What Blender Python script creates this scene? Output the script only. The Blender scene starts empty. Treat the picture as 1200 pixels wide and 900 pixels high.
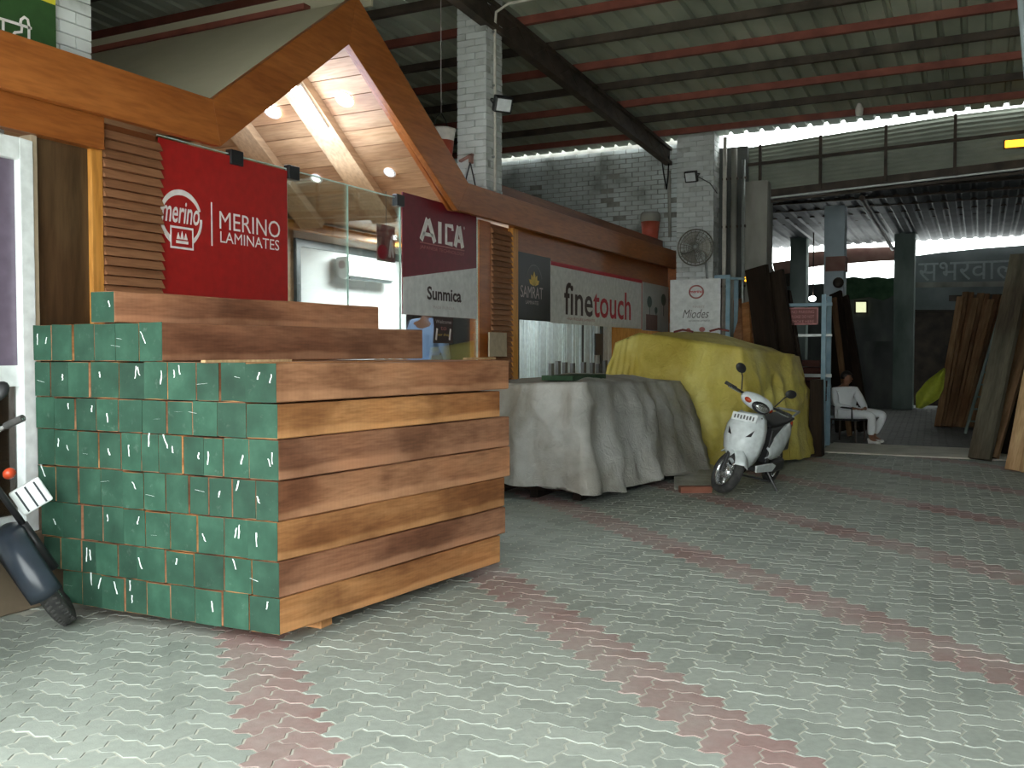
import bpy, bmesh, math, random
from mathutils import Vector, Matrix, Euler, noise

random.seed(11)
rnd = random.Random(5)
U = rnd.uniform
PI = math.pi
SC = bpy.context.scene
COL = SC.collection

# ------------------------------------------------------------------ camera, world, exposure
FPX = 1100.0
PITCH = math.atan(38 / FPX)
YAW = math.radians(26.57)
CAM_H = 1.5
cam = bpy.data.cameras.new('camera')
cam_o = bpy.data.objects.new('camera', cam)
COL.objects.link(cam_o)
cam.sensor_fit = 'HORIZONTAL'
cam.sensor_width = 36
cam.lens = 36 * FPX / 1200
cam.clip_start = 0.05
cam.clip_end = 300
cam_o.location = (0, 0, CAM_H)
cam_o.rotation_euler = (PI / 2 - PITCH, 0, YAW)
SC.camera = cam_o

WORLD_STRENGTH = 7.4
world = bpy.data.worlds.new('overcast_sky')
SC.world = world
world.use_nodes = True
wn = world.node_tree
wn.nodes.clear()
wo = wn.nodes.new('ShaderNodeOutputWorld')
wb = wn.nodes.new('ShaderNodeBackground')
wb.inputs['Color'].default_value = (0.93, 1.0, 0.98, 1)
wb.inputs['Strength'].default_value = WORLD_STRENGTH
wn.links.new(wb.outputs[0], wo.inputs[0])

SC.view_settings.view_transform = 'Standard'
SC.view_settings.look = 'None'
SC.view_settings.exposure = 0.0
SC.view_settings.gamma = 1.0
SC.view_settings.use_curve_mapping = False
SC.cycles.max_bounces = 10
SC.cycles.diffuse_bounces = 6
SC.cycles.transparent_max_bounces = 16

# ------------------------------------------------------------------ survey: photo pixel -> place
FW = Vector((-math.sin(YAW) * math.cos(PITCH), math.cos(YAW) * math.cos(PITCH), -math.sin(PITCH)))
RT = Vector((math.cos(YAW), math.sin(YAW), 0))
UPV = RT.cross(FW)
CAM = Vector((0, 0, CAM_H))


def ray(px, py):
    return FW + RT * ((px - 600) / FPX) + UPV * ((450 - py) / FPX)


def onX(px, py, X):
    d = ray(px, py)
    return CAM + d * (X / d.x)


def onY(px, py, Y):
    d = ray(px, py)
    return CAM + d * (Y / d.y)


def onZ(px, py, Z=0.0):
    d = ray(px, py)
    return CAM + d * ((Z - CAM_H) / d.z)


def onPlane(px, py, p, n):
    d = ray(px, py)
    return CAM + d * ((p - CAM).dot(n) / d.dot(n))


def onD(px, py, D):
    return CAM + ray(px, py) * D


def LD(lat, dep, z=0.0):
    """Point from sideways and forward distance to the standing point of the survey."""
    return Vector((lat * math.cos(YAW) - dep * math.sin(YAW), lat * math.sin(YAW) + dep * math.cos(YAW), z))


# ------------------------------------------------------------------ materials
def new_mat(name):
    m = bpy.data.materials.new(name)
    m.use_nodes = True
    nt = m.node_tree
    b = nt.nodes['Principled BSDF']
    return m, nt, b


def N(nt, t, **kw):
    n = nt.nodes.new('ShaderNode' + t)
    for k, v in kw.items():
        if k in n.inputs:
            n.inputs[k].default_value = v
        else:
            setattr(n, k, v)
    return n


def rgb(c):
    return (c[0], c[1], c[2], 1)


def ramp(nt, fac, stops):
    r = nt.nodes.new('ShaderNodeValToRGB')
    e = r.color_ramp.elements
    e[0].position, e[0].color = stops[0][0], rgb(stops[0][1])
    e[1].position, e[1].color = stops[-1][0], rgb(stops[-1][1])
    for p, c in stops[1:-1]:
        x = e.new(p)
        x.color = rgb(c)
    nt.links.new(fac, r.inputs[0])
    return r.outputs[0]


def coords(nt, scale=(1, 1, 1), rand=True, kind='Object'):
    tc = N(nt, 'TexCoord')
    mp = N(nt, 'Mapping')
    mp.inputs['Scale'].default_value = scale
    nt.links.new(tc.outputs[kind], mp.inputs[0])
    if rand:
        oi = N(nt, 'ObjectInfo')
        ml = N(nt, 'Math', operation='MULTIPLY')
        ml.inputs[1].default_value = 37.0
        nt.links.new(oi.outputs['Random'], ml.inputs[0])
        nt.links.new(ml.outputs[0], mp.inputs['Location'])
    return mp.outputs[0]


def vary(nt, col, amount=0.25):
    """Lightness changed from object to object."""
    oi = N(nt, 'ObjectInfo')
    mr = N(nt, 'MapRange')
    mr.inputs[3].default_value = 1 - amount
    mr.inputs[4].default_value = 1 + amount
    nt.links.new(oi.outputs['Random'], mr.inputs[0])
    hs = N(nt, 'HueSaturation')
    nt.links.new(mr.outputs[0], hs.inputs['Value'])
    nt.links.new(col, hs.inputs['Color'])
    return hs.outputs[0]


def bump(nt, b, height, strength=0.3, dist=0.01):
    bp = N(nt, 'Bump')
    bp.inputs['Strength'].default_value = strength
    bp.inputs['Distance'].default_value = dist
    nt.links.new(height, bp.inputs['Height'])
    nt.links.new(bp.outputs[0], b.inputs['Normal'])


def plain(name, c, rough=0.6, metal=0.0, var=0.0, spec=None):
    m, nt, b = new_mat(name)
    b.inputs['Base Color'].default_value = rgb(c)
    b.inputs['Roughness'].default_value = rough
    b.inputs['Metallic'].default_value = metal
    if spec is not None:
        b.inputs['Specular IOR Level'].default_value = spec
    # faint grain so that nothing is perfectly even
    n = N(nt, 'TexNoise', Scale=14.0, Detail=4.0)
    nt.links.new(coords(nt), n.inputs['Vector'])
    k = 0.12
    col = ramp(nt, n.outputs[0], [(0.3, [x * (1 - k) for x in c]), (0.7, [min(1, x * (1 + k)) for x in c])])
    if var:
        col = vary(nt, col, var)
    nt.links.new(col, b.inputs['Base Color'])
    return m


def blotchy(name, stops, scale=3.0, stretch=(1, 1, 1), rough=0.8, bmp=0.2, bscale=30.0, var=0.0, detail=6.0, dist=0.01, kind='Object', rand=True, distort=0.0, spec=0.3):
    m, nt, b = new_mat(name)
    v = coords(nt, stretch, rand, kind)
    n = N(nt, 'TexNoise', Scale=scale, Detail=detail, Distortion=distort)
    nt.links.new(v, n.inputs['Vector'])
    col = ramp(nt, n.outputs[0], stops)
    if var:
        col = vary(nt, col, var)
    nt.links.new(col, b.inputs['Base Color'])
    b.inputs['Roughness'].default_value = rough
    b.inputs['Specular IOR Level'].default_value = spec
    if bmp:
        n2 = N(nt, 'TexNoise', Scale=bscale, Detail=5.0)
        nt.links.new(v, n2.inputs['Vector'])
        bump(nt, b, n2.outputs[0], bmp, dist)
    return m


def wood(name, dark, mid, light, axis='x', scale=6.0, rough=0.55, var=0.2, spec=0.3, knots=True, bmp=0.15, sap=False):
    m, nt, b = new_mat(name)
    s = {'x': (0.12, 1, 1), 'y': (1, 0.12, 1), 'z': (1, 1, 0.12)}[axis]
    v = coords(nt, s)
    n = N(nt, 'TexNoise', Scale=scale, Detail=7.0, Distortion=0.35)
    n.inputs['Roughness'].default_value = 0.62
    nt.links.new(v, n.inputs['Vector'])
    col = ramp(nt, n.outputs[0], [(0.28, dark), (0.5, mid), (0.72, light)])
    n2 = N(nt, 'TexNoise', Scale=scale * 9, Detail=3.0)
    nt.links.new(v, n2.inputs['Vector'])
    mx = N(nt, 'MixRGB', blend_type='MULTIPLY')
    mx.inputs[0].default_value = 0.55
    nt.links.new(col, mx.inputs[1])
    nt.links.new(ramp(nt, n2.outputs[0], [(0.35, (0.62, 0.58, 0.55)), (0.6, (1, 1, 1))]), mx.inputs[2])
    out = mx.outputs[0]
    if knots:
        n3 = N(nt, 'TexNoise', Scale=1.6, Detail=2.0)
        nt.links.new(coords(nt, {'x': (0.5, 1, 1), 'y': (1, 0.5, 1), 'z': (1, 1, 0.5)}[axis]), n3.inputs['Vector'])
        mx2 = N(nt, 'MixRGB', blend_type='MULTIPLY')
        mx2.inputs[0].default_value = 0.75
        nt.links.new(out, mx2.inputs[1])
        nt.links.new(ramp(nt, n3.outputs[0], [(0.36, (0.62, 0.5, 0.45)), (0.52, (1, 1, 1))]), mx2.inputs[2])
        out = mx2.outputs[0]
    if sap:
        # paler sapwood along one wavy edge of the sawn face
        tc = N(nt, 'TexCoord')
        sp = N(nt, 'SeparateXYZ')
        nt.links.new(tc.outputs['Generated'], sp.inputs[0])
        n4 = N(nt, 'TexNoise', Scale=1.6, Detail=3.0)
        nt.links.new(coords(nt, (1, 0.2, 0.2)), n4.inputs['Vector'])
        ad = N(nt, 'Math', operation='MULTIPLY_ADD')
        nt.links.new(n4.outputs[0], ad.inputs[0])
        ad.inputs[1].default_value = -0.38
        nt.links.new(sp.outputs['Z'], ad.inputs[2])
        mx3 = N(nt, 'MixRGB')
        nt.links.new(ramp(nt, ad.outputs[0], [(0.0, (.6, .6, .6)), (0.09, (0, 0, 0))]), mx3.inputs[0])
        nt.links.new(out, mx3.inputs[1])
        mx3.inputs[2].default_value = rgb([min(1, c * 1.12) for c in light])
        out = mx3.outputs[0]
        wv = N(nt, 'TexWave', Scale=11.0, Distortion=3.0, Detail=2.0)
        wv.bands_direction = 'X'
        nt.links.new(coords(nt, (1, 0.25, 0.25)), wv.inputs['Vector'])
        mx5 = N(nt, 'MixRGB', blend_type='MULTIPLY')
        mx5.inputs[0].default_value = 0.1
        nt.links.new(out, mx5.inputs[1])
        nt.links.new(ramp(nt, wv.outputs['Fac'], [(0.0, (0.62, 0.6, 0.58)), (0.6, (1, 1, 1))]), mx5.inputs[2])
        n6 = N(nt, 'TexNoise', Scale=3.2, Detail=5.0)
        nt.links.new(coords(nt, (0.6, 1, 1)), n6.inputs['Vector'])
        mx6 = N(nt, 'MixRGB', blend_type='MULTIPLY')
        mx6.inputs[0].default_value = 0.8
        nt.links.new(mx5.outputs[0], mx6.inputs[1])
        nt.links.new(ramp(nt, n6.outputs[0], [(0.36, (0.60, 0.52, 0.47)), (0.5, (1.12, 1.10, 1.08)), (0.66, (1.32, 1.22, 1.12))]), mx6.inputs[2])
        out = mx6.outputs[0]
    if var:
        out = vary(nt, out, var)
    nt.links.new(out, b.inputs['Base Color'])
    b.inputs['Roughness'].default_value = rough
    b.inputs['Specular IOR Level'].default_value = spec
    bump(nt, b, n2.outputs[0], bmp, 0.004)
    return m


def emit(name, c, strength):
    m, nt, b = new_mat(name)
    b.inputs['Base Color'].default_value = rgb(c)
    b.inputs['Emission Color'].default_value = rgb(c)
    b.inputs['Emission Strength'].default_value = strength
    return m


def glass(name, tint=(0.95, 1, 0.98), mirror=0.08, rough=0.02):
    m, nt, b = new_mat(name)
    nt.nodes.remove(b)
    out = nt.nodes['Material Output']
    t = N(nt, 'BsdfTransparent')
    t.inputs[0].default_value = rgb(tint)
    g = N(nt, 'BsdfGlossy')
    g.inputs['Roughness'].default_value = rough
    lw = N(nt, 'LayerWeight')
    lw.inputs[0].default_value = 0.25
    ml = N(nt, 'Math', operation='MULTIPLY_ADD')
    ml.inputs[1].default_value = 0.5
    ml.inputs[2].default_value = mirror * 0.4
    nt.links.new(lw.outputs['Fresnel'], ml.inputs[0])
    mx = N(nt, 'MixShader')
    nt.links.new(ml.outputs[0], mx.inputs[0])
    nt.links.new(t.outputs[0], mx.inputs[1])
    nt.links.new(g.outputs[0], mx.inputs[2])
    nt.links.new(mx.outputs[0], out.inputs[0])
    return m


def paver_mat(name, a, c, dust, d0=.25, d1=.65):
    m, nt, b = new_mat(name)
    geo = N(nt, 'NewGeometry')
    oi = N(nt, 'ObjectInfo')
    ad = N(nt, 'Math', operation='ADD')
    nt.links.new(geo.outputs['Random Per Island'], ad.inputs[0])
    nt.links.new(oi.outputs['Random'], ad.inputs[1])
    fr = N(nt, 'Math', operation='FRACT')
    nt.links.new(ad.outputs[0], fr.inputs[0])
    col = ramp(nt, fr.outputs[0], [(0.0, a), (1.0, c)])
    # dust lying over the yard in large patches, same on every paver because it is a world position
    n = N(nt, 'TexNoise', Scale=0.9, Detail=6.0)
    n.inputs['Roughness'].default_value = 0.65
    nt.links.new(geo.outputs['Position'], n.inputs['Vector'])
    mx = N(nt, 'MixRGB')
    nt.links.new(ramp(nt, n.outputs[0], [(0.36, (d0, d0, d0)), (0.66, (d1, d1, d1))]), mx.inputs[0])
    nt.links.new(col, mx.inputs[1])
    mx.inputs[2].default_value = rgb(dust)
    n2 = N(nt, 'TexNoise', Scale=26.0, Detail=6.0)
    nt.links.new(geo.outputs['Position'], n2.inputs['Vector'])
    mx2 = N(nt, 'MixRGB', blend_type='MULTIPLY')
    mx2.inputs[0].default_value = 0.6
    nt.links.new(mx.outputs[0], mx2.inputs[1])
    nt.links.new(ramp(nt, n2.outputs[0], [(0.3, (0.82, 0.82, 0.82)), (0.65, (1.05, 1.05, 1.05))]), mx2.inputs[2])
    nt.links.new(mx2.outputs[0], b.inputs['Base Color'])
    b.inputs['Roughness'].default_value = 0.6
    b.inputs['Specular IOR Level'].default_value = 0.16
    n3 = N(nt, 'TexNoise', Scale=120.0, Detail=3.0)
    nt.links.new(geo.outputs['Position'], n3.inputs['Vector'])
    bump(nt, b, n3.outputs[0], 0.25, 0.003)
    return m


M = {}
M['paver_grey'] = paver_mat('grey green concrete paver', (0.20, 0.225, 0.20), (0.33, 0.36, 0.325), (0.40, 0.42, 0.375))
M['paver_red'] = paver_mat('dusty red concrete paver', (0.25, 0.13, 0.12), (0.33, 0.19, 0.18), (0.40, 0.36, 0.33), .15, .9)
M['paver_shaded'] = paver_mat('shade-toned yard block', (0.075, 0.075, 0.07), (0.13, 0.13, 0.12), (0.17, 0.165, 0.15))  # grey paver darkened to carry the shade of the rear shed
M['sand'] = blotchy('sand in the joints', [(0.3, (0.42, 0.42, 0.36)), (0.7, (0.56, 0.55, 0.48))], 6, rough=0.95, kind='Object', rand=False)
M['concrete'] = blotchy('sunlit-toned concrete', [(0.3, (0.58, 0.55, 0.47)), (0.7, (0.74, 0.71, 0.62))], 4, rough=0.9)  # concrete paled to carry the light that falls through the roof gap
M['concrete_dark'] = blotchy('stained concrete', [(0.3, (0.16, 0.16, 0.14)), (0.5, (0.3, 0.29, 0.26)), (0.75, (0.42, 0.41, 0.37))], 2.2, (1, 1, 0.4), rough=0.9)
M['whitewash'] = blotchy('whitewashed brick', [(0.28, (0.34, 0.35, 0.33)), (0.42, (0.60, 0.62, 0.61)), (0.7, (0.74, 0.77, 0.77))], 2.4, rough=0.9, bmp=0.35, bscale=24, var=0.06)
M['whitewash_old'] = blotchy('old flaking whitewash', [(0.25, (0.14, 0.14, 0.12)), (0.40, (0.46, 0.49, 0.48)), (0.7, (0.72, 0.77, 0.78))], 1.5, rough=0.92, bmp=0.4, bscale=14, var=0.12)
M['whitewash_core'] = blotchy('whitewashed joint', [(0.3, (0.40, 0.41, 0.40)), (0.7, (0.58, 0.60, 0.59))], 5, rough=0.95)
M['mortar'] = blotchy('grey mortar', [(0.3, (0.22, 0.21, 0.19)), (0.7, (0.40, 0.40, 0.37))], 5, rough=0.95)
M['plinth'] = blotchy('brown stone plinth', [(0.3, (0.16, 0.12, 0.08)), (0.7, (0.26, 0.2, 0.14))], 3, rough=0.5)
M['plaster'] = blotchy('white plaster', [(0.3, (0.72, 0.74, 0.73)), (0.7, (0.82, 0.84, 0.83))], 1.2, rough=0.7, bmp=0.05)
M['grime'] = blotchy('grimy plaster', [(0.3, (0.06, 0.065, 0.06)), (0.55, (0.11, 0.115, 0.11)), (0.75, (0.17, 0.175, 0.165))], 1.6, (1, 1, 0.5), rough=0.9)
M['far_wall'] = blotchy('weathered far wall paint', [(0.3, (0.16, 0.18, 0.185)), (0.7, (0.27, 0.30, 0.31))], 1.4, rough=0.9)
M['pale_green'] = blotchy('chalky green pillar paint', [(0.3, (0.12, 0.16, 0.145)), (0.7, (0.26, 0.32, 0.29))], 2.0, (1, 1, 0.4), rough=0.85)
M['pale_blue'] = blotchy('pale blue pillar paint', [(0.3, (0.42, 0.50, 0.55)), (0.7, (0.55, 0.63, 0.68))], 2.0, rough=0.8)
M['letter_grey'] = plain('faded wall lettering', (0.42, 0.46, 0.48), 0.9)
M['hedge'] = blotchy('dark green cloth', [(0.3, (0.02, 0.05, 0.025)), (0.7, (0.06, 0.11, 0.06))], 4, rough=0.9)
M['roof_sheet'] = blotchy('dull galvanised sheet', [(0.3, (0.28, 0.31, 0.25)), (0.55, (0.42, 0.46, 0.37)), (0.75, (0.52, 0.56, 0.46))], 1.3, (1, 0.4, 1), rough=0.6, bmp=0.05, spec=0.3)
M['roof_dark'] = blotchy('dark rear roof sheet', [(0.3, (0.035, 0.04, 0.045)), (0.7, (0.09, 0.10, 0.11))], 1.6, rough=0.6, bmp=0.05)  # rear sheet in much darker tones than the main roof
M['cladding'] = blotchy('grey green cladding sheet', [(0.3, (0.17, 0.19, 0.155)), (0.7, (0.28, 0.30, 0.25))], 1.4, rough=0.6, bmp=0.05)
M['red_steel'] = blotchy('red oxide painted steel', [(0.3, (0.17, 0.05, 0.038)), (0.7, (0.27, 0.085, 0.06))], 4, rough=0.6, var=0.12)
M['dark_steel'] = blotchy('dark brown steel', [(0.3, (0.035, 0.028, 0.022)), (0.7, (0.09, 0.065, 0.05))], 4, rough=0.6, var=0.15)
M['grey_steel'] = plain('grey steel', (0.36, 0.38, 0.37), 0.45, 0.5)
M['blue_steel'] = blotchy('light blue rack paint', [(0.3, (0.20, 0.33, 0.42)), (0.7, (0.34, 0.48, 0.56))], 6, rough=0.5, bmp=0.05)
M['white_metal'] = plain('white enamel', (0.82, 0.86, 0.86), 0.3)
M['black'] = plain('black plastic', (0.018, 0.018, 0.02), 0.4)
M['rubber'] = blotchy('dusty tyre rubber', [(0.3, (0.03, 0.03, 0.03)), (0.7, (0.085, 0.082, 0.078))], 12, rough=0.85)
M['chrome'] = plain('bright metal', (0.72, 0.73, 0.74), 0.25, 0.9)
M['fascia'] = wood('varnished orange teak', (0.30, 0.085, 0.018), (0.40, 0.125, 0.028), (0.50, 0.17, 0.042), 'y', 5, 0.35, 0.1, 0.45, knots=False)
M['fascia_dark'] = wood('varnished brown teak', (0.14, 0.045, 0.016), (0.22, 0.07, 0.024), (0.29, 0.10, 0.035), 'y', 5, 0.45, 0.08, 0.35, knots=False)
M['orange_wood'] = wood('honey pine strip', (0.48, 0.20, 0.035), (0.62, 0.27, 0.055), (0.72, 0.35, 0.09), 'z', 5, 0.4, 0.05, knots=False)
M['slat_wood'] = wood('terracotta toned slat', (0.26, 0.115, 0.055), (0.34, 0.155, 0.075), (0.41, 0.20, 0.10), 'y', 6, 0.6, 0.1, knots=False)
M['laminate'] = wood('dark oak laminate', (0.045, 0.028, 0.013), (0.11, 0.065, 0.03), (0.18, 0.11, 0.055), 'z', 4, 0.5, 0.0)
M['door_beige'] = plain('beige jamb', (0.5, 0.4, 0.28), 0.6)
M['purple_film'] = plain('mauve door panel', (0.16, 0.125, 0.175), 0.35)
M['plywood'] = blotchy('beige plywood sheet', [(0.3, (0.50, 0.45, 0.32)), (0.7, (0.60, 0.54, 0.40))], 1.2, rough=0.85, bmp=0.04)
M['ceiling_plank'] = wood('pale pine ceiling plank', (0.34, 0.19, 0.095), (0.44, 0.26, 0.13), (0.52, 0.33, 0.18), 'x', 5, 0.45, 0.12)
M['beam_pale'] = wood('pale boxed ceiling beam', (0.40, 0.25, 0.13), (0.48, 0.31, 0.17), (0.55, 0.37, 0.21), 'y', 4, 0.45, 0.05, knots=False)
M['timber_a'] = wood('sawn golden timber', (0.30, 0.135, 0.05), (0.43, 0.205, 0.08), (0.54, 0.28, 0.12), 'x', 8, 0.75, 0.08, sap=True)
M['timber_b'] = wood('sawn brown timber', (0.21, 0.098, 0.056), (0.30, 0.145, 0.082), (0.39, 0.20, 0.115), 'x', 8, 0.75, 0.08, sap=True)
M['timber_c'] = wood('sawn reddish timber', (0.26, 0.12, 0.063), (0.36, 0.175, 0.092), (0.46, 0.24, 0.13), 'x', 8, 0.75, 0.08, sap=True)
M['plank_brown'] = wood('weathered brown plank', (0.10, 0.058, 0.03), (0.23, 0.135, 0.07), (0.38, 0.23, 0.125), 'z', 5, 0.85, 0.3)
M['plank_grey'] = wood('grey brown slab', (0.05, 0.045, 0.033), (0.10, 0.09, 0.065), (0.16, 0.14, 0.10), 'z', 5, 0.85, 0.15)
M['plank_light'] = wood('pale split plank', (0.34, 0.21, 0.10), (0.48, 0.31, 0.16), (0.60, 0.41, 0.23), 'z', 7, 0.85, 0.1)
M['plank_dark'] = wood('dark bark slab', (0.012, 0.008, 0.005), (0.028, 0.018, 0.012), (0.05, 0.033, 0.02), 'z', 4, 0.9, 0.2)
M['plank_maroon'] = wood('maroon board', (0.05, 0.018, 0.014), (0.085, 0.03, 0.022), (0.12, 0.045, 0.035), 'x', 5, 0.8, 0.2)
M['chalk'] = plain('white chalk', (0.80, 0.84, 0.82), 0.95)


def green_end():
    m, nt, b = new_mat('flat green end paint')
    v = coords(nt, (1, 1, 1))
    n = N(nt, 'TexNoise', Scale=7.0, Detail=6.0)
    nt.links.new(v, n.inputs['Vector'])
    col = ramp(nt, n.outputs[0], [(0.28, (0.010, 0.044, 0.025)), (0.5, (0.016, 0.064, 0.038)), (0.72, (0.030, 0.094, 0.058))])
    n2 = N(nt, 'TexNoise', Scale=16.0, Detail=8.0)
    n2.inputs['Roughness'].default_value = 0.7
    nt.links.new(v, n2.inputs['Vector'])
    mx = N(nt, 'MixRGB')
    nt.links.new(ramp(nt, n2.outputs[0], [(0.60, (0, 0, 0)), (0.78, (0.45, 0.45, 0.45))]), mx.inputs[0])
    nt.links.new(col, mx.inputs[1])
    mx.inputs[2].default_value = (0.17, 0.22, 0.18, 1)
    nt.links.new(vary(nt, mx.outputs[0], 0.22), b.inputs['Base Color'])
    b.inputs['Roughness'].default_value = 0.75
    n3 = N(nt, 'TexNoise', Scale=60.0, Detail=4.0)
    nt.links.new(v, n3.inputs['Vector'])
    bump(nt, b, n3.outputs[0], 0.3, 0.003)
    return m


M['green_end'] = green_end()


def tarp_mat(name, lo, mid, hi, stain, weave=(0.9, 1.0)):
    m, nt, b = new_mat(name)
    v = coords(nt, (1, 1, 1), False)
    n = N(nt, 'TexNoise', Scale=1.5, Detail=8.0)
    n.inputs['Roughness'].default_value = 0.62
    nt.links.new(v, n.inputs['Vector'])
    col = ramp(nt, n.outputs[0], [(0.3, lo), (0.5, mid), (0.7, hi)])
    n2 = N(nt, 'TexNoise', Scale=0.9, Detail=5.0, Distortion=1.0)
    nt.links.new(coords(nt, (1.3, 1.3, 0.8), False), n2.inputs['Vector'])
    mx = N(nt, 'MixRGB', blend_type='MULTIPLY')
    mx.inputs[0].default_value = 0.8
    nt.links.new(col, mx.inputs[1])
    nt.links.new(ramp(nt, n2.outputs[0], [(0.42, stain), (0.58, (1, 1, 1))]), mx.inputs[2])
    nt.links.new(mx.outputs[0], b.inputs['Base Color'])
    b.inputs['Roughness'].default_value = 0.55
    n3 = N(nt, 'TexNoise', Scale=9.0, Detail=8.0, Distortion=1.5)
    n3.inputs['Roughness'].default_value = 0.65
    nt.links.new(v, n3.inputs['Vector'])
    bump(nt, b, n3.outputs[0], 0.55, 0.03)
    return m


M['tarp_grey'] = tarp_mat('dusty silver tarpaulin', (0.34, 0.335, 0.31), (0.47, 0.465, 0.44), (0.60, 0.595, 0.57), (0.62, 0.58, 0.52))
M['tarp_yellow'] = tarp_mat('dusty yellow tarpaulin', (0.52, 0.43, 0.07), (0.68, 0.575, 0.13), (0.74, 0.66, 0.22), (0.74, 0.66, 0.46))
M['tarp_lime'] = plain('lime yellow sheet', (0.42, 0.46, 0.06), 0.6)
M['red_sign'] = plain('red sign vinyl', (0.40, 0.016, 0.014), 0.4)
M['maroon_sign'] = plain('maroon sign vinyl', (0.16, 0.008, 0.022), 0.4)
M['white_sign'] = plain('white sign vinyl', (0.66, 0.66, 0.65), 0.5)
M['print_white'] = plain('white print', (0.86, 0.80, 0.78), 0.6)
M['print_grey'] = plain('pale grey print', (0.50, 0.42, 0.42), 0.6)
M['print_dark'] = plain('dark brown print', (0.035, 0.014, 0.014), 0.5)
M['print_grey_dark'] = plain('dark grey print', (0.13, 0.13, 0.13), 0.5)
M['print_red'] = plain('red print', (0.50, 0.012, 0.03), 0.5)
M['print_rose'] = plain('faded red print', (0.42, 0.14, 0.13), 0.5)
M['print_gold'] = plain('golden print', (0.62, 0.42, 0.09), 0.5)
M['black_sign'] = plain('black sign vinyl', (0.012, 0.014, 0.016), 0.4)
M['board_white'] = plain('white board face', (0.70, 0.72, 0.72), 0.5)
M['banner_green'] = plain('dark green banner', (0.03, 0.085, 0.022), 0.6)
M['banner_yellow'] = plain('yellow banner band', (0.72, 0.62, 0.04), 0.6)
M['poster_pic'] = blotchy('poster print', [(0.35, (0.16, 0.03, 0.03)), (0.5, (0.34, 0.14, 0.11)), (0.65, (0.55, 0.48, 0.40))], 9, rough=0.4, bmp=0)
M['picture_room'] = blotchy('room picture print', [(0.3, (0.42, 0.44, 0.42)), (0.7, (0.55, 0.56, 0.53))], 3, rough=0.4, bmp=0)
M['picture_brown'] = plain('printed brown cabinet', (0.19, 0.10, 0.085), 0.5)
M['picture_plant'] = plain('printed plant', (0.06, 0.11, 0.09), 0.5)
M['clear_glass'] = glass('clear shop glass')
M['dark_glass'] = glass('smoky door glass', (0.35, 0.33, 0.3), 0.15)
M['green_edge'] = plain('polished glass edge', (0.62, 0.80, 0.74), 0.2)
M['tube'] = emit('fluorescent tube', (0.92, 0.96, 1.0), 30.0)
M['downlight'] = emit('lit downlight', (0.95, 0.97, 1.0), 26.0)
M['downlight_dim'] = emit('dimmer downlight', (1.0, 0.97, 0.92), 2.2)
M['amber'] = emit('amber lamp', (1.0, 0.52, 0.03), 2.5)
M['far_window'] = emit('bright frosted pane', (0.86, 0.9, 0.55), 1.0)
M['warm_strip'] = emit('warm light strip', (1.0, 0.86, 0.55), 3.0)
M['cool_strip'] = emit('cool light strip', (0.88, 0.97, 1.0), 2.5)
M['white_gloss'] = plain('pearl white scooter paint', (0.74, 0.79, 0.80), 0.22)
M['slate'] = plain('slate blue mudguard', (0.028, 0.036, 0.048), 0.28)
M['seat'] = plain('black seat vinyl', (0.02, 0.02, 0.022), 0.55)
M['lens'] = plain('clear lamp lens', (0.75, 0.78, 0.8), 0.1)
M['red_lens'] = plain('orange red lens', (0.5, 0.06, 0.02), 0.2)
M['skin'] = plain('brown skin', (0.24, 0.11, 0.062), 0.55)
M['hair'] = plain('black hair', (0.012, 0.01, 0.009), 0.6)
M['cloth_white'] = blotchy('white cotton', [(0.3, (0.76, 0.78, 0.80)), (0.7, (0.86, 0.87, 0.88))], 6, rough=0.9, bmp=0.3, bscale=10)
M['cloth_blue'] = blotchy('light blue cotton', [(0.3, (0.24, 0.36, 0.60)), (0.7, (0.34, 0.47, 0.70))], 6, rough=0.9, bmp=0.3, bscale=10)
M['shoe'] = plain('pale canvas shoe', (0.6, 0.58, 0.54), 0.8)
M['brick_red'] = blotchy('terracotta brick', [(0.3, (0.22, 0.08, 0.05)), (0.7, (0.36, 0.15, 0.10))], 5, rough=0.9)
M['bucket_white'] = plain('off white bucket', (0.66, 0.62, 0.56), 0.5)
M['bucket_red'] = plain('faded red bucket', (0.52, 0.10, 0.06), 0.5)
M['pink'] = plain('faded pink metal', (0.40, 0.23, 0.19), 0.5)
M['maroon_paint'] = plain('maroon paint', (0.16, 0.03, 0.025), 0.5)
M['fan_mesh'] = plain('dull fan wire', (0.16, 0.15, 0.12), 0.4, 0.4)
M['rust'] = blotchy('rusty sheet', [(0.3, (0.24, 0.12, 0.10)), (0.7, (0.38, 0.22, 0.18))], 3, rough=0.9)
M['display_white'] = plain('white laminate panel', (0.72, 0.80, 0.80), 0.35, var=0.15)
M['display_dark'] = plain('dark laminate panel', (0.05, 0.06, 0.06), 0.4)
M['cabinet_dark'] = wood('dark shop cabinet', (0.025, 0.022, 0.02), (0.045, 0.04, 0.036), (0.065, 0.06, 0.052), 'z', 4, 0.5, 0)


# ------------------------------------------------------------------ object helpers
def link(o):
    COL.objects.link(o)
    return o


def root_inv(parent):
    if parent is None:
        return Matrix()
    m = Matrix.LocRotScale(parent.location, parent.rotation_euler, parent.scale)
    if parent.parent:
        m = Matrix.LocRotScale(parent.parent.location, parent.parent.rotation_euler, parent.parent.scale) @ m
    return m.inverted()


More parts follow.
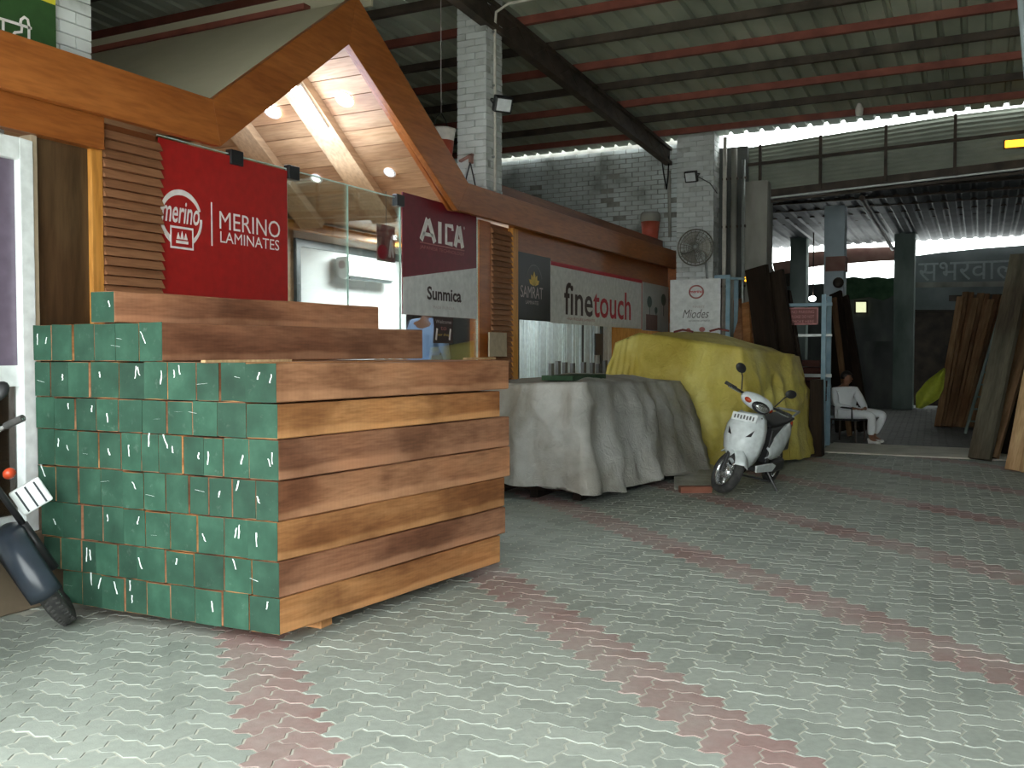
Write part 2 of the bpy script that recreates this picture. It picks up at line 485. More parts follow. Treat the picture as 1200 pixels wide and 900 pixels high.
class MB:
    """Collects shapes into one mesh object."""

    def __init__(self, T=None):
        self.bm = bmesh.new()
        self.T = T or Matrix()

    def add(self, verts, faces):
        vs = [self.bm.verts.new(self.T @ Vector(v)) for v in verts]
        for f in faces:
            try:
                self.bm.faces.new([vs[i] for i in f])
            except ValueError:
                pass
        return vs

    def box(self, c, s, R=None, taper=None, jit=0.0):
        R = R or Matrix.Identity(3)
        vs = []
        for dz in (-.5, .5):
            for dx, dy in ((-.5, -.5), (.5, -.5), (.5, .5), (-.5, .5)):
                k = taper if (taper and dz > 0) else 1
                v = Vector((dx * s[0] * k + U(-jit, jit), dy * s[1] * k + U(-jit, jit), dz * s[2] + U(-jit, jit)))
                vs.append(R @ v + Vector(c))
        self.add(vs, [(3, 2, 1, 0), (4, 5, 6, 7), (0, 1, 5, 4), (1, 2, 6, 5), (2, 3, 7, 6), (3, 0, 4, 7)])
        return self

    def span(self, a, b):
        a, b = Vector(a), Vector(b)
        return self.box((a + b) / 2, [abs(b[i] - a[i]) for i in range(3)])

    def tube(self, pts, r, n=8, cap=True):
        pts = [Vector(p) for p in pts]
        rs = r if isinstance(r, (list, tuple)) else [r] * len(pts)
        rings = []
        prev = None
        for i, p in enumerate(pts):
            d = (pts[min(i + 1, len(pts) - 1)] - pts[max(i - 1, 0)]).normalized()
            if prev is None:
                a = d.orthogonal().normalized()
            else:
                a = (prev - d * prev.dot(d)).normalized()
            prev = a
            b = d.cross(a)
            rings.append([p + (a * math.cos(2 * PI * k / n) + b * math.sin(2 * PI * k / n)) * rs[i] for k in range(n)])
        vs = [v for rg in rings for v in rg]
        fs = []
        for i in range(len(pts) - 1):
            for k in range(n):
                fs.append((i * n + k, i * n + (k + 1) % n, (i + 1) * n + (k + 1) % n, (i + 1) * n + k))
        if cap:
            fs.append(tuple(range(n))[::-1])
            fs.append(tuple((len(pts) - 1) * n + k for k in range(n)))
        self.add(vs, fs)
        return self

    def lathe(self, prof, c=(0, 0, 0), R=None, n=16, arc=(0, 2 * PI)):
        """prof: (radius, height) along the local z axis of R."""
        R = R or Matrix.Identity(3)
        full = abs(arc[1] - arc[0] - 2 * PI) < 1e-6
        m = n if full else n + 1
        vs = []
        for r, h in prof:
            for k in range(m):
                a = arc[0] + (arc[1] - arc[0]) * k / n
                vs.append(R @ Vector((r * math.cos(a), r * math.sin(a), h)) + Vector(c))
        fs = []
        for i in range(len(prof) - 1):
            for k in range(n):
                fs.append((i * m + k, i * m + (k + 1) % m, (i + 1) * m + (k + 1) % m, (i + 1) * m + k))
        self.add(vs, fs)
        return self

    def prism(self, pts, off):
        """Closed outline (3-D points) pushed along off."""
        off = Vector(off)
        n = len(pts)
        vs = [Vector(p) for p in pts] + [Vector(p) + off for p in pts]
        self.add(vs, [tuple(range(n))[::-1], tuple(range(n, 2 * n))] + [(i, (i + 1) % n, n + (i + 1) % n, n + i) for i in range(n)])
        return self

    def ball(self, c, r, n=12, m=8, R=None):
        R = R or Matrix.Identity(3)
        r = r if isinstance(r, (tuple, list)) else (r, r, r)
        vs, fs = [], []
        for i in range(m + 1):
            t = PI * i / m
            for k in range(n):
                a = 2 * PI * k / n
                vs.append(R @ Vector((r[0] * math.sin(t) * math.cos(a), r[1] * math.sin(t) * math.sin(a), r[2] * math.cos(t))) + Vector(c))
        for i in range(m):
            for k in range(n):
                fs.append((i * n + k, (i + 1) * n + k, (i + 1) * n + (k + 1) % n, i * n + (k + 1) % n))
        self.add(vs, fs)
        return self

    def grid(self, f, nu, nv, closed=False):
        vs = [f(i / nu, j / nv) for j in range(nv + 1) for i in range(nu + (0 if closed else 1))]
        w = nu if closed else nu + 1
        fs = []
        for j in range(nv):
            for i in range(nu):
                fs.append((j * w + i, j * w + (i + 1) % w, (j + 1) * w + (i + 1) % w, (j + 1) * w + i))
        self.add(vs, fs)
        return self

    def build(self, name, mat, parent=None, smooth=False, local=False, bevel=0.0, weld=True, origin=None, solid=0.0, sub=0):
        """Shapes are in world coordinates unless local; the object is parented so that they stay there."""
        bm = self.bm
        if weld:
            bmesh.ops.remove_doubles(bm, verts=bm.verts, dist=1e-5)
        bmesh.ops.recalc_face_normals(bm, faces=bm.faces)
        off = Vector((0, 0, 0))
        if parent is not None and not local:
            bm.transform(root_inv(parent))
        elif parent is None and origin is not None:
            off = Vector(origin)
            bm.transform(Matrix.Translation(-off))
        if smooth:
            for f in bm.faces:
                f.smooth = True
        me = bpy.data.meshes.new(name)
        bm.to_mesh(me)
        bm.free()
        me.materials.append(M[mat] if isinstance(mat, str) else mat)
        o = link(bpy.data.objects.new(name, me))
        o.location = off
        if parent is not None:
            o.parent = parent
        if bevel:
            md = o.modifiers.new('edge', 'BEVEL')
            md.width = bevel
            md.segments = 2
            md.limit_method = 'ANGLE'
        if solid:
            md = o.modifiers.new('thickness', 'SOLIDIFY')
            md.thickness = solid
        if sub:
            md = o.modifiers.new('smooth', 'SUBSURF')
            md.levels = md.render_levels = sub
        return o


def thing(name, label, cat, loc=(0, 0, 0), rot=(0, 0, 0), group=None):
    o = link(bpy.data.objects.new(name, None))
    o.empty_display_size = 0.1
    o.location = loc
    o.rotation_euler = rot
    return tag(o, label, cat, group)


def tag(o, label, cat, group=None):
    o['label'] = label
    o['category'] = cat
    o['kind'] = 'thing'
    if group:
        o['group'] = group
    return o


def struct(o, label=None):
    o['kind'] = 'structure'
    if label:
        o['label'] = label
    return o


def dup(o, name=None, loc=None, parent=None):
    c = o.copy()
    if name:
        c.name = name
    if loc is not None:
        c.location = loc
    if parent is not None:
        c.parent = parent
    return link(c)


def Rz(a):
    return Matrix.Rotation(a, 3, 'Z')


def frame(x, z):
    """Rotation whose local x and z axes point along x and (about) z."""
    x = Vector(x).normalized()
    z = Vector(z)
    y = z.cross(x).normalized()
    z = x.cross(y)
    return Matrix((x, y, z)).transposed()


def lettering(body, corner, xdir, up, width, height, mat, parent, name='lettering', bold=0.0, depth=0.002, shear=0.0, space=1.0):
    """Flat print: the words' box starts at corner and is width by height."""
    cu = bpy.data.curves.new(name, 'FONT')
    cu.body = body
    cu.size = 1.0
    cu.offset = bold
    cu.shear = shear
    cu.space_character = space
    cu.extrude = 0.0
    cu.resolution_u = 3
    tmp = link(bpy.data.objects.new(name + '_tmp', cu))
    dg = bpy.context.evaluated_depsgraph_get()
    me = bpy.data.meshes.new_from_object(tmp.evaluated_get(dg))
    bpy.data.objects.remove(tmp)
    bpy.data.curves.remove(cu)
    bm = bmesh.new()
    bm.from_mesh(me)
    bpy.data.meshes.remove(me)
    x0 = min(v.co.x for v in bm.verts); x1 = max(v.co.x for v in bm.verts)
    y0 = min(v.co.y for v in bm.verts); y1 = max(v.co.y for v in bm.verts)
    xd, ud = Vector(xdir).normalized(), Vector(up).normalized()
    nd = xd.cross(ud)
    c = Vector(corner)
    for v in bm.verts:
        v.co = c + xd * ((v.co.x - x0) / (x1 - x0) * width) + ud * ((v.co.y - y0) / (y1 - y0) * height)
    for v in bm.verts:
        v.co += nd * depth          # a print film lying just proud of its board
    bm.verts.index_update()
    mb = MB()
    mb.add([v.co.copy() for v in bm.verts], [[v.index for v in f.verts] for f in bm.faces if f.calc_area() > 1e-9])
    bm.free()
    return mb.build(name, mat, parent, weld=False)


YD, ZD, XD = Vector((0, 1, 0)), Vector((0, 0, 1)), Vector((1, 0, 0))


def skin_mesh(name, verts, edges, rad, mat, parent, root=0, sub=2, local=False):
    me = bpy.data.meshes.new(name)
    inv = Matrix() if local else root_inv(parent)
    me.from_pydata([inv @ Vector(v) for v in verts], edges, [])
    me.materials.append(M[mat])
    o = link(bpy.data.objects.new(name, me))
    o.parent = parent
    o.modifiers.new('skin', 'SKIN').use_smooth_shade = True
    sv = me.skin_vertices[0].data
    for i, r in enumerate(rad):
        sv[i].radius = (r, r) if not isinstance(r, tuple) else r
        sv[i].use_root = (i == root)
    md = o.modifiers.new('smooth', 'SUBSURF')
    md.levels = md.render_levels = sub
    return o


ORD = ['', 'first', 'second', 'third', 'fourth', 'fifth', 'sixth', 'seventh', 'eighth', 'ninth', 'tenth', 'eleventh', 'twelfth', 'thirteenth', 'fourteenth', 'fifteenth', 'sixteenth']

# ================================================================== LARGE STRUCTURE
XF = -4.85          # face of the fascia boards of the shop
XW = -5.0           # plane of the shop front
YC = 16.2           # cross wall between the two sheds
YFAR = 28.0
ROOF_Y0 = 0.5
XR = 4.6            # side wall of the yard


def roof_z(y):
    return 5.2 + 0.050 * (YC - y)


# ---- floor and its pavers
fl = MB()
fl.span((-14, -14, -0.25), (14, 16.1, -0.0035))
floor = struct(fl.build('floor', 'sand'))
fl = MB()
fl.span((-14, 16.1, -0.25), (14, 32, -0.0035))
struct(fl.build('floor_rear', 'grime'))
W = 0.115
D_X = Vector((0.408, 0.913))          # (sideways, forward) of the paver grid
D_Y = Vector((-0.913, 0.408))
S0 = 0.348 - 0.0813 * 0


def paver_outline():
    a = 0.013
    cor = [(0, 0), (W, 0), (2 * W, 0), (2 * W, W), (W, W), (0, W)]
    pts = []
    for i in range(6):
        p, q = Vector(cor[i]), Vector(cor[(i + 1) % 6])
        e = q - p
        nrm = Vector((e.y, -e.x)).normalized()
        for t, o in ((0, 0), (.3, a), (.7, -a)):
            pts.append(p + e * t + nrm * o)
    return [p - Vector((W, W / 2)) for p in pts]


OUT = paver_outline()
NO = len(OUT)
P_IN = [Vector((p.x * (2 * W - .012) / (2 * W), p.y * (W - .012) / W)) for p in OUT]
P_OUT = [Vector((p.x * (2 * W - .007) / (2 * W), p.y * (W - .007) / W)) for p in OUT]
PV = [(p.x, p.y, 0.0) for p in P_IN] + [(p.x, p.y, -0.006) for p in P_OUT]
PF = [tuple(range(NO))] + [(i, NO + i, NO + (i + 1) % NO, (i + 1) % NO) for i in range(NO)]
pmesh = {}
for k in ('paver_grey', 'paver_red'):
    me = bpy.data.meshes.new(k)
    me.from_pydata(PV, [], PF)
    me.materials.append(M[k])
    pmesh[k] = me


def to_ld(x, y):
    o = Vector((S0 * 0.934, S0 * 0.357))
    return o + D_X * (x * W) + D_Y * (y * W)


def under_things(p):
    # the plinth and the shop stand on their own base
    return p.x < -4.95 and p.y < 16.4


axis_a = math.atan2(LD(D_X.x, D_X.y).y, LD(D_X.x, D_X.y).x)
near, rest = [], []
for ix in range(-60, 260):
    for iy in range(-170, 170):
        c = (ix - iy) % 4
        if c == 0:
            cx, cy, rot = ix + 1, iy + .5, 0
        elif c == 3:
            cx, cy, rot = ix + .5, iy + 1, PI / 2
        else:
            continue
        q = to_ld(cx, cy)
        if q.y < 2.6 or q.y > 24.5:
            continue
        if abs(q.x) > 0.62 * q.y + 0.9:
            continue
        p = LD(q.x, q.y)
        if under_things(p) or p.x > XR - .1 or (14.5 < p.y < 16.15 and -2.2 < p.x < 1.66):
            continue
        diag = (ix - iy) // 4
        red = diag % 5 == 0 and p.y < 15.0
        px = 600 + FPX * q.x / q.y
        py = 412 + FPX * 1.5 / q.y
        seen = -10 < px < 1210 and py < 915 and not (px < 590 and py < 745 - (px - 330) * .35 and px > 325) and not (px <= 330 and py < 715 + px * .11)
        (near if seen else rest).append((q.y, p, rot + axis_a, red))
near.sort(key=lambda t: t[0])
rest += near[300:]
for d, p, r, red in near[:300]:
    o = link(bpy.data.objects.new('paver', pmesh['paver_red' if red else 'paver_grey']))
    o.location = (p.x, p.y, U(-.0015, .0015))
    o.rotation_euler = (U(-.006, .006), U(-.006, .006), r + (PI if rnd.random() < .5 else 0))
    o.parent = floor
vs, fs, mi = [], [], []
for d, p, r, red in rest:
    ca, sa = math.cos(r), math.sin(r)
    b = len(vs)
    dz, tx, ty = U(-.0015, .0015), U(-.006, .006), U(-.006, .006)
    for x, y, z in PV:
        vs.append((p.x + x * ca - y * sa, p.y + x * sa + y * ca, z + dz + x * tx + y * ty))
    for f in PF:
        fs.append(tuple(b + i for i in f))
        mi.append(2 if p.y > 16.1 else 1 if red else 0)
me = bpy.data.meshes.new('paver_field')
me.from_pydata(vs, [], fs)
me.materials.append(M['paver_grey'])
me.materials.append(M['paver_red'])
me.materials.append(M['paver_shaded'])
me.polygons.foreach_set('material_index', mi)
pf = link(bpy.data.objects.new('paver_field', me))
pf['kind'] = 'stuff'
pf.parent = floor
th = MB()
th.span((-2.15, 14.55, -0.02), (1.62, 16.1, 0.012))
struct(th.build('trim_1', 'concrete', bevel=.004), 'sunlit-toned concrete threshold strip standing for the light patch on the yard floor')  # threshold widened and paled in place of the sunlit patch


# ---- brickwork
def brickwork(name, x0, x1, y0, y1, z0, z1, mat, label=None, bl=.23, bh=.075, skip_back=True, joint=.005, core='whitewash_core'):
    """A pillar or wall faced with separate bricks on the +X and -Y sides."""
    cb = MB()
    cb.span((x0 + .012, y0 + .012, z0), (x1 - .012, y1 - .0, z1))
    root = struct(cb.build(name, core), label)
    proto = {}
    n = 0
    z = z0
    course = 0
    while z + bh <= z1 + .01:
        for side in ('y', 'x'):
            a0, a1 = (x0, x1) if side == 'y' else (y0, y1)
            a = a0 - (bl / 2 if course % 2 == (0 if side == 'y' else 1) else 0)
            while a < a1 - .02:
                b0, b1 = max(a, a0), min(a + bl - joint, a1)
                a += bl
                if b1 - b0 < .04:
                    continue
                L = round(b1 - b0, 3)
                if (side, L) not in proto:
                    mb = MB()
                    if side == 'y':
                        mb.box((0, 0, 0), (L, .05, bh - joint))
                    else:
                        mb.box((0, 0, 0), (.05, L, bh - joint))
                    o = mb.build('brick', mat, root, local=True, bevel=.006)
                    proto[(side, L)] = o
                else:
                    o = dup(proto[(side, L)])
                jit = U(-.004, .004)
                if side == 'y':
                    o.location = ((b0 + b1) / 2, y0 + .022 + jit, z + bh / 2)
                else:
                    o.location = (x1 - .022 + jit, (b0 + b1) / 2, z + bh / 2)
                o.rotation_euler = (U(-.01, .01), U(-.01, .01), U(-.012, .012))
                n += 1
        z += bh
        course += 1
    return root


brickwork('pillar_1', -5.36, -4.99, 9.33, 9.72, 3.05, 5.52, 'whitewash', 'square whitewashed brick pillar rising from behind the timber fascia')
brickwork('pillar_2', -5.36, -4.99, 3.78, 4.12, 3.05, 5.8, 'whitewash', 'whitewashed brick pillar beside the green banner')
brickwork('pillar_3', -4.72, -4.08, YC - .45, YC + .1, 2.6, 5.2, 'whitewash', 'whitewashed brick pillar carrying the square floodlight', bh=.085)
for nm, x0, x1, mt in (('pillar_4', -3.62, -3.22, 'concrete_dark'), ('pillar_5', 1.7, 2.1, 'concrete_dark')):
    mb = MB(); mb.span((x0, YC - .28, 0), (x1, YC + .2, 4.35))
    struct(mb.build(nm, mt, bevel=.02), 'stained concrete pillar at the gateway between the two sheds')

# back brick wall behind the shops: courses as real, joined relief (each brick only a few pixels)
bw = MB()
bw.span((-13, YC + .03, 0), (-4.7, YC + .3, 5.36))
wall_back = struct(bw.build('wall_back', 'mortar'))
bm_ = MB()
z = 3.2
c = 0
while z < 5.12:
    x = -9.4 - (.12 if c % 2 else 0)
    while x < -4.75:
        if rnd.random() > .03:
            bm_.box((x + .115, YC + .03 + U(-.006, .006), z + .04), (.222, .05, .072), jit=.002)
        x += .24
    z += .085
    c += 1
bo = bm_.build('brick_courses', 'whitewash_old', wall_back, weld=False)
bo['kind'] = 'stuff'

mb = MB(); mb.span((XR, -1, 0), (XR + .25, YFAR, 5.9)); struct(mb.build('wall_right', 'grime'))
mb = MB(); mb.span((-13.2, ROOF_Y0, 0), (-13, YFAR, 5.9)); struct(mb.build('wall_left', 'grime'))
mb = MB(); mb.span((-13, ROOF_Y0 - .1, 0), (-5.6, ROOF_Y0 + .1, 5.9)); mb.span((-5.6, ROOF_Y0 - .1, 3.7), (XR, ROOF_Y0 + .1, 5.99)); mb.span((2.6, ROOF_Y0 - .1, 0), (XR, ROOF_Y0 + .1, 3.7)); struct(mb.build('front_light_blocker', 'grime'))  # unseen front wall and header, added to cut the daylight reaching the floor

# ---- main roof
rf = MB()
prof = []
x = -13.2
while x < XR + .3:
    prof += [(x, 0), (x + .17, 0), (x + .19, .05), (x + .24, .05), (x + .26, 0)]
    x += .26
YR1 = YC - .05
vs = []
for (x, h) in prof:
    for y in (ROOF_Y0, YR1):
        vs.append((x, y, roof_z(y) + h))
rf.add(vs, [(2 * i, 2 * i + 2, 2 * i + 3, 2 * i + 1) for i in range(len(prof) - 1)])
ceiling = struct(rf.build('ceiling', 'roof_sheet', solid=.004))
pur = {}
y = 15.45
i = 0
while y > ROOF_Y0:
    kind = 'red_steel' if i % 2 == 0 else 'dark_steel'
    mb = MB()
    zz = roof_z(y)
    mb.span((-13, y - .035, zz - .10), (XR, y - .029, zz - .004))
    mb.span((-13, y - .029, zz - .10), (XR, y + .035, zz - .094))
    mb.span((-13, y - .029, zz - .010), (XR, y + .035, zz - .004))
    mb.build('purlin', kind, ceiling)
    y -= .87
    i += 1
# trussed rafters over the pillar line and over the far side of the yard
for rx in (-5.0, 3.9):
    mb = MB()
    for dz, hh in ((-.13, .05), (-.38, .06)):
        a = Vector((rx, ROOF_Y0, roof_z(ROOF_Y0) + dz)); b = Vector((rx, YC, roof_z(YC) + dz))
        mb.box((a + b) / 2, (.12, (b - a).length, hh), frame((1, 0, 0), (0, .05, 1)))
    a = Vector((rx, ROOF_Y0, roof_z(ROOF_Y0) - .25)); b = Vector((rx, YC, roof_z(YC) - .25))
    mb.box((a + b) / 2, (.03, (b - a).length, .24), frame((1, 0, 0), (0, .05, 1)))
    yy = ROOF_Y0
    k = 0
    while yy < YC - .4:
        a = Vector((rx, yy, roof_z(yy) - (.36 if k % 2 else .14))); b = Vector((rx, yy + .4, roof_z(yy + .4) - (.14 if k % 2 else .36)))
        mb.tube([a, b], .022, 6)
        yy += .4
        k += 1
    mb.build('rafter', 'dark_steel', ceiling, weld=False)

# ---- gateway wall between the sheds: sheets on a steel frame, a gap of sky above it
gw = MB()
x = -4.08
gz0 = lambda x: 4.12 + .045 * (x + 3.5)
gz1 = lambda x: min(5.19, 4.98 + .062 * (x + 3.5))
mb = MB()
mb.prism([(-4.1, YC, gz0(-4.1) - .02), (XR, YC, gz0(XR) - .02), (XR, YC, gz0(XR) + .10), (-4.1, YC, gz0(-4.1) + .10)], (0, .12, 0))
mb.prism([(-4.1, YC, gz0(-4.1) - .12), (XR, YC, gz0(XR) - .12), (XR, YC, gz0(XR) - .08), (-4.1, YC, gz0(-4.1) - .08)], (0, .05, 0))
gate = struct(mb.build('trim_2', 'dark_steel'), 'steel lintel of the gateway between the two sheds')
mb = MB()
mb.tube([(-4.0, YC - .03, gz0(-4.0) - .05), (XR, YC - .03, gz0(XR) - .05)], .018, 6)
mb.build('conduit', 'grey_steel', gate)
edges_x = [-4.08, -3.4, -2.42, -1.42, -.42, .62, 1.66, 2.7, 3.7, XR]
cl_root = None
for a, b in zip(edges_x[:-1], edges_x[1:]):
    mb = MB()
    n = max(2, int((b - a) / .07))
    # horizontal ribs pressed in each sheet
    def f(u, v, a=a, b=b):
        x = a + .012 + (b - a - .024) * u
        zz = gz0(x) + .06 + (gz1(x) - gz0(x) - .06) * v
        return (x, YC + .02 + (.012 if int(round(v * 24)) % 2 else 0), zz)
    mb.grid(f, 1, 24)
    o = mb.build('sheet_panel', 'cladding', gate, solid=.004)
    mb = MB(); mb.prism([(a - .02, YC - .06, gz0(a)), (a + .025, YC - .06, gz0(a)), (a + .025, YC - .06, gz1(a)), (a - .02, YC - .06, gz1(a) + .0)], (0, .05, 0))
    mb.build('stud', 'dark_steel', gate)
mb = MB()
mb.prism([(-4.1, YC - .09, 4.62), (XR, YC - .09, 4.90), (XR, YC - .09, 4.95), (-4.1, YC - .09, 4.67)], (0, .04, 0))
mb.build('rail', 'dark_steel', gate)

# ---- second shed
mb = MB()
vs = []
x = -13
pr2 = []
while x < XR:
    pr2 += [(x, 0), (x + .14, 0), (x + .18, .035), (x + .24, .035), (x + .28, 0)]
    x += .28
for (x, h) in pr2:
    for yy, zz in ((YC + .04, 4.72), (YFAR - .1, 4.5)):
        vs.append((x, yy, zz + h))
mb.add(vs, [(2 * i, 2 * i + 2, 2 * i + 3, 2 * i + 1) for i in range(len(pr2) - 1)])
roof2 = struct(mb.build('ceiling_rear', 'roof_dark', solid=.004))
for k in range(10):
    yy = YC + .9 + k * 1.1
    mb = MB(); mb.span((-13, yy, 4.6), (XR, yy + .05, 4.66)); mb.build('purlin', 'dark_steel', roof2)
mb = MB()
a, b = onY(1010, 232, 17.4), onY(1046, 292, 26.5)
mb.tube([a, b], .05, 8); mb.build('rafter', 'dark_steel', roof2)

# far wall: openings to the sky stay open, every solid stretch stands by itself
def far(px0, py0, px1, py1, Y):
    a, b = onY(px0, py0, Y), onY(px1, py1, Y)
    return a, b


wf = MB()
a, b = far(1070, 302, 1215, 300, YFAR)
def fq(mb, p, Y=YFAR, t=.22):
    mb.prism([onY(q[0], q[1], Y) for q in p], (0, t, 0))
fq(wf, [(1064, 301), (1100, 296), (1150, 291), (1270, 282), (1270, 363), (1064, 363)])
fq(wf, [(1270, 278), (1340, 274), (1340, 363), (1270, 363)])
fq(wf, [(1142, 362), (1340, 362), (1340, 484), (1142, 484)])
wall_far = struct(wf.build('wall_far', 'far_wall'))
mb = MB()
fq(mb, [(1066, 331), (1215, 329), (1215, 335), (1066, 337)], YFAR - .06, .06)
mb.build('ledge', 'concrete_dark', wall_far)
try:
    lettering('सभरवाल', onY(1076, 330, YFAR - .005), XD, ZD, (onY(1192, 325, YFAR) - onY(1076, 331, YFAR)).x, .50, 'letter_grey', wall_far, depth=.03)
except Exception as e:
    print('letters', e)
# left part of the far wall under the opening, dark green cloth over it and rusty sheet above
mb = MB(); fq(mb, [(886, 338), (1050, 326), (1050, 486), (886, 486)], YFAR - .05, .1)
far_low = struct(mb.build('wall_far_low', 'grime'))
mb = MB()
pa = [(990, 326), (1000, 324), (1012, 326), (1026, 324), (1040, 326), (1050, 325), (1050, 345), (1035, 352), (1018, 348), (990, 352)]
fq(mb, pa, YFAR - .16, .06)
tag(mb.build('green_sheet', 'hedge'), 'dark green cloth hung along the far wall under the opening', 'cloth')
for pts in ([(990, 291), (1052, 289), (1052, 305), (1030, 306), (990, 309)], [(943, 296), (966, 294), (966, 311), (943, 314)], [(905, 308), (926, 305), (926, 322), (908, 322)]):
    mb = MB(); fq(mb, pts, YFAR - .02, .03)
    struct(mb.build('trim_far', 'rust'), 'rusty red sheet above the opening in the far wall')
mb = MB(); fq(mb, [(886, 309), (904, 309), (908, 322), (912, 336), (886, 338)], YFAR - .03, .05)
fq(mb, [(918, 321), (926, 320), (926, 340), (918, 340)], YFAR - .03, .05)
struct(mb.build('trim_far_post', 'dark_steel'), 'dark posts in the opening of the far wall')
mb = MB(); fq(mb, [(1064, 363), (1150, 363), (1150, 480), (1064, 480)], YFAR + .5, .1)
mb.span((onY(1060, 400, YFAR).x, YFAR + .05, 2.6), (onY(1150, 400, YFAR).x, YFAR + .6, 2.7))
struct(mb.build('wall_doorway', 'dark_steel'), 'dark recess of the doorway in the far wall')
# bright pane in the low wall, a small lit opening
w1 = MB(); fq(w1, [(1003, 354), (1015, 354), (1015, 366), (1003, 366)], YFAR - .2, .02)
win = struct(w1.build('window_2', 'far_window'), 'small square pane lit yellow green in the far wall')
mb = MB()
for q in ([(1001, 352), (1017, 352), (1017, 354), (1001, 354)], [(1001, 366), (1017, 366), (1017, 368), (1001, 368)], [(1001, 354), (1003, 354), (1003, 366), (1001, 366)], [(1015, 354), (1017, 354), (1017, 366), (1015, 366)]):
    fq(mb, q, YFAR - .22, .06)
mb.build('window_frame', 'dark_steel', win)

# pillars of the second shed
def post(name, px0, px1, ytop, Y, mat, label, zt=None):
    a = onY(px0, ytop, Y); b = onY(px1, ytop, Y)
    mb = MB(); mb.span((a.x, Y, 0), (b.x, Y + (b.x - a.x), zt or a.z))
    return struct(mb.build(name, mat, bevel=.02), label)


p6 = post('pillar_6', 966, 990, 253, 20.3, 'pale_blue', 'pale blue square pillar with a brown band in the rear shed', 4.5)
mb = MB()
a, b = onY(968, 318, 20.28), onY(990, 300, 20.28)
mb.span((a.x - .01, 20.27, a.z), (b.x + .01, 20.75, b.z)); mb.build('band', 'rust', p6)
c_ = onY(982, 331, 20.2)
mb = MB(); mb.lathe([(.001, 0), (.1, 0), (.11, .04), (.06, .09), (.001, .09)], c_ + Vector((0, .09, 0)), frame((1, 0, 0), (0, -1, 0)), 14)
mb.build('round_switch', 'dark_steel', p6, smooth=True)
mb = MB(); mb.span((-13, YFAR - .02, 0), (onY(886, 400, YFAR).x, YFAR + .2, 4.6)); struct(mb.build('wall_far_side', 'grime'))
post('pillar_7', 1048, 1072, 290, 26.2, 'pale_green', 'chalky green pillar beside the lettered far wall', 4.6)
post('pillar_8', 926, 945, 290, 26.0, 'pale_green', 'dim green pillar beyond the dark leaning slabs', 4.6)
# dark doorway and partition by the far pillar
mb = MB(); fq(mb, [(1140, 363), (1146, 363), (1146, 476), (1140, 476)], YFAR - .1, .1)
struct(mb.build('door_2', 'dark_steel'), 'dark post of the doorway in the far wall')
mb = MB()
a, b = onY(1014, 400, 26.6), onY(1046, 474, 26.6)
mb.span((a.x, 26.6, 0), (b.x, 26.7, a.z)); struct(mb.build('wall_partition', 'grime'), 'low brown partition beside the green pillar')
mb = MB(); mb.span((-13, YFAR + 2.2, 0), (6, YFAR + 2.3, 2.4)); struct(mb.build('wall_beyond', 'grime'))

# ================================================================== SHOP FRONT
SHOP_Z = .45
mb = MB(); mb.span((-7.8, 1.0, 0), (-4.93, YC, SHOP_Z)); struct(mb.build('trim_3', 'plinth', bevel=.01), 'brown raised plinth under the shop front')


def yx(px, py, X=XW):
    return onX(px, py, X)


def ypx(px, X=XW):
    return onX(px, 412, X).y


Zt, Zb = 3.27, 2.955      # main fascia
Lp = onX(250, 128, XF); Ap = onX(418, -6, XF); Rp = onX(549, 229, XF)
Li = onX(259, 174, XF); Ai = onX(409, 52, XF); Ri = onX(536, 246, XF)
front = thing('shop_building', 'timber shop front with orange fascia and a pointed gable over the glass', 'shop front', (XW, 7, SHOP_Z))


def board(name, yz, x=XF, t=.06, mat='fascia', parent=front, bevel=.004):
    m = MB(); m.prism([(x, p[0], p[1]) for p in yz], (-t, 0, 0))
    return m.build(name, mat, parent, bevel=bevel)


board('fascia_board', [(1.0, Zb), (Li.y, Zb), (Lp.y, Zt), (1.0, Zt)])
board('fascia_board', [(Ri.y, Zb), (YC + .1, Zb), (YC + .1, Zt), (Rp.y, Zt)])
board('barge_board', [(Lp.y, Zt), (Li.y, Zb), (Ai.y, Ai.z), (Ap.y, Ap.z)], mat='fascia')
board('barge_board', [(Rp.y, Zt), (Ri.y, Zb), (Ai.y, Ai.z), (Ap.y, Ap.z)], mat='fascia')
# inner board of the gable, set back
q1, q2 = onX(402, 52, XW), onX(523, 247, XW)
q3, q4 = onX(414, 40, XW), onX(545, 250, XW)
board('inner_barge_board', [(q1.y, q1.z), (q2.y, q2.z), (q4.y, q4.z), (q3.y, q3.z + .1)], XW + .04, .05, 'fascia')
# lower fascia strip over the door side
ya, yb = 1.0, ypx(116)
board('lower_fascia', [(ya, 2.76), (yb, 2.76), (yb, Zb + .02), (ya, Zb + .02)], XW + .08, .08, 'fascia')
# dark upper band behind the second half
mb = MB(); mb.span((-5.35, 9.8, 3.2), (-5.1, YC, 3.47)); mb.build('upper_band', 'fascia_dark', front, bevel=.005)
m = MB(); m.span((-6.1, 9.9, 3.12), (XF - .06, YC, 3.18)); m.build('light_stop', 'plywood', front)  # unseen cover added to stop shop light leaking under the upper band
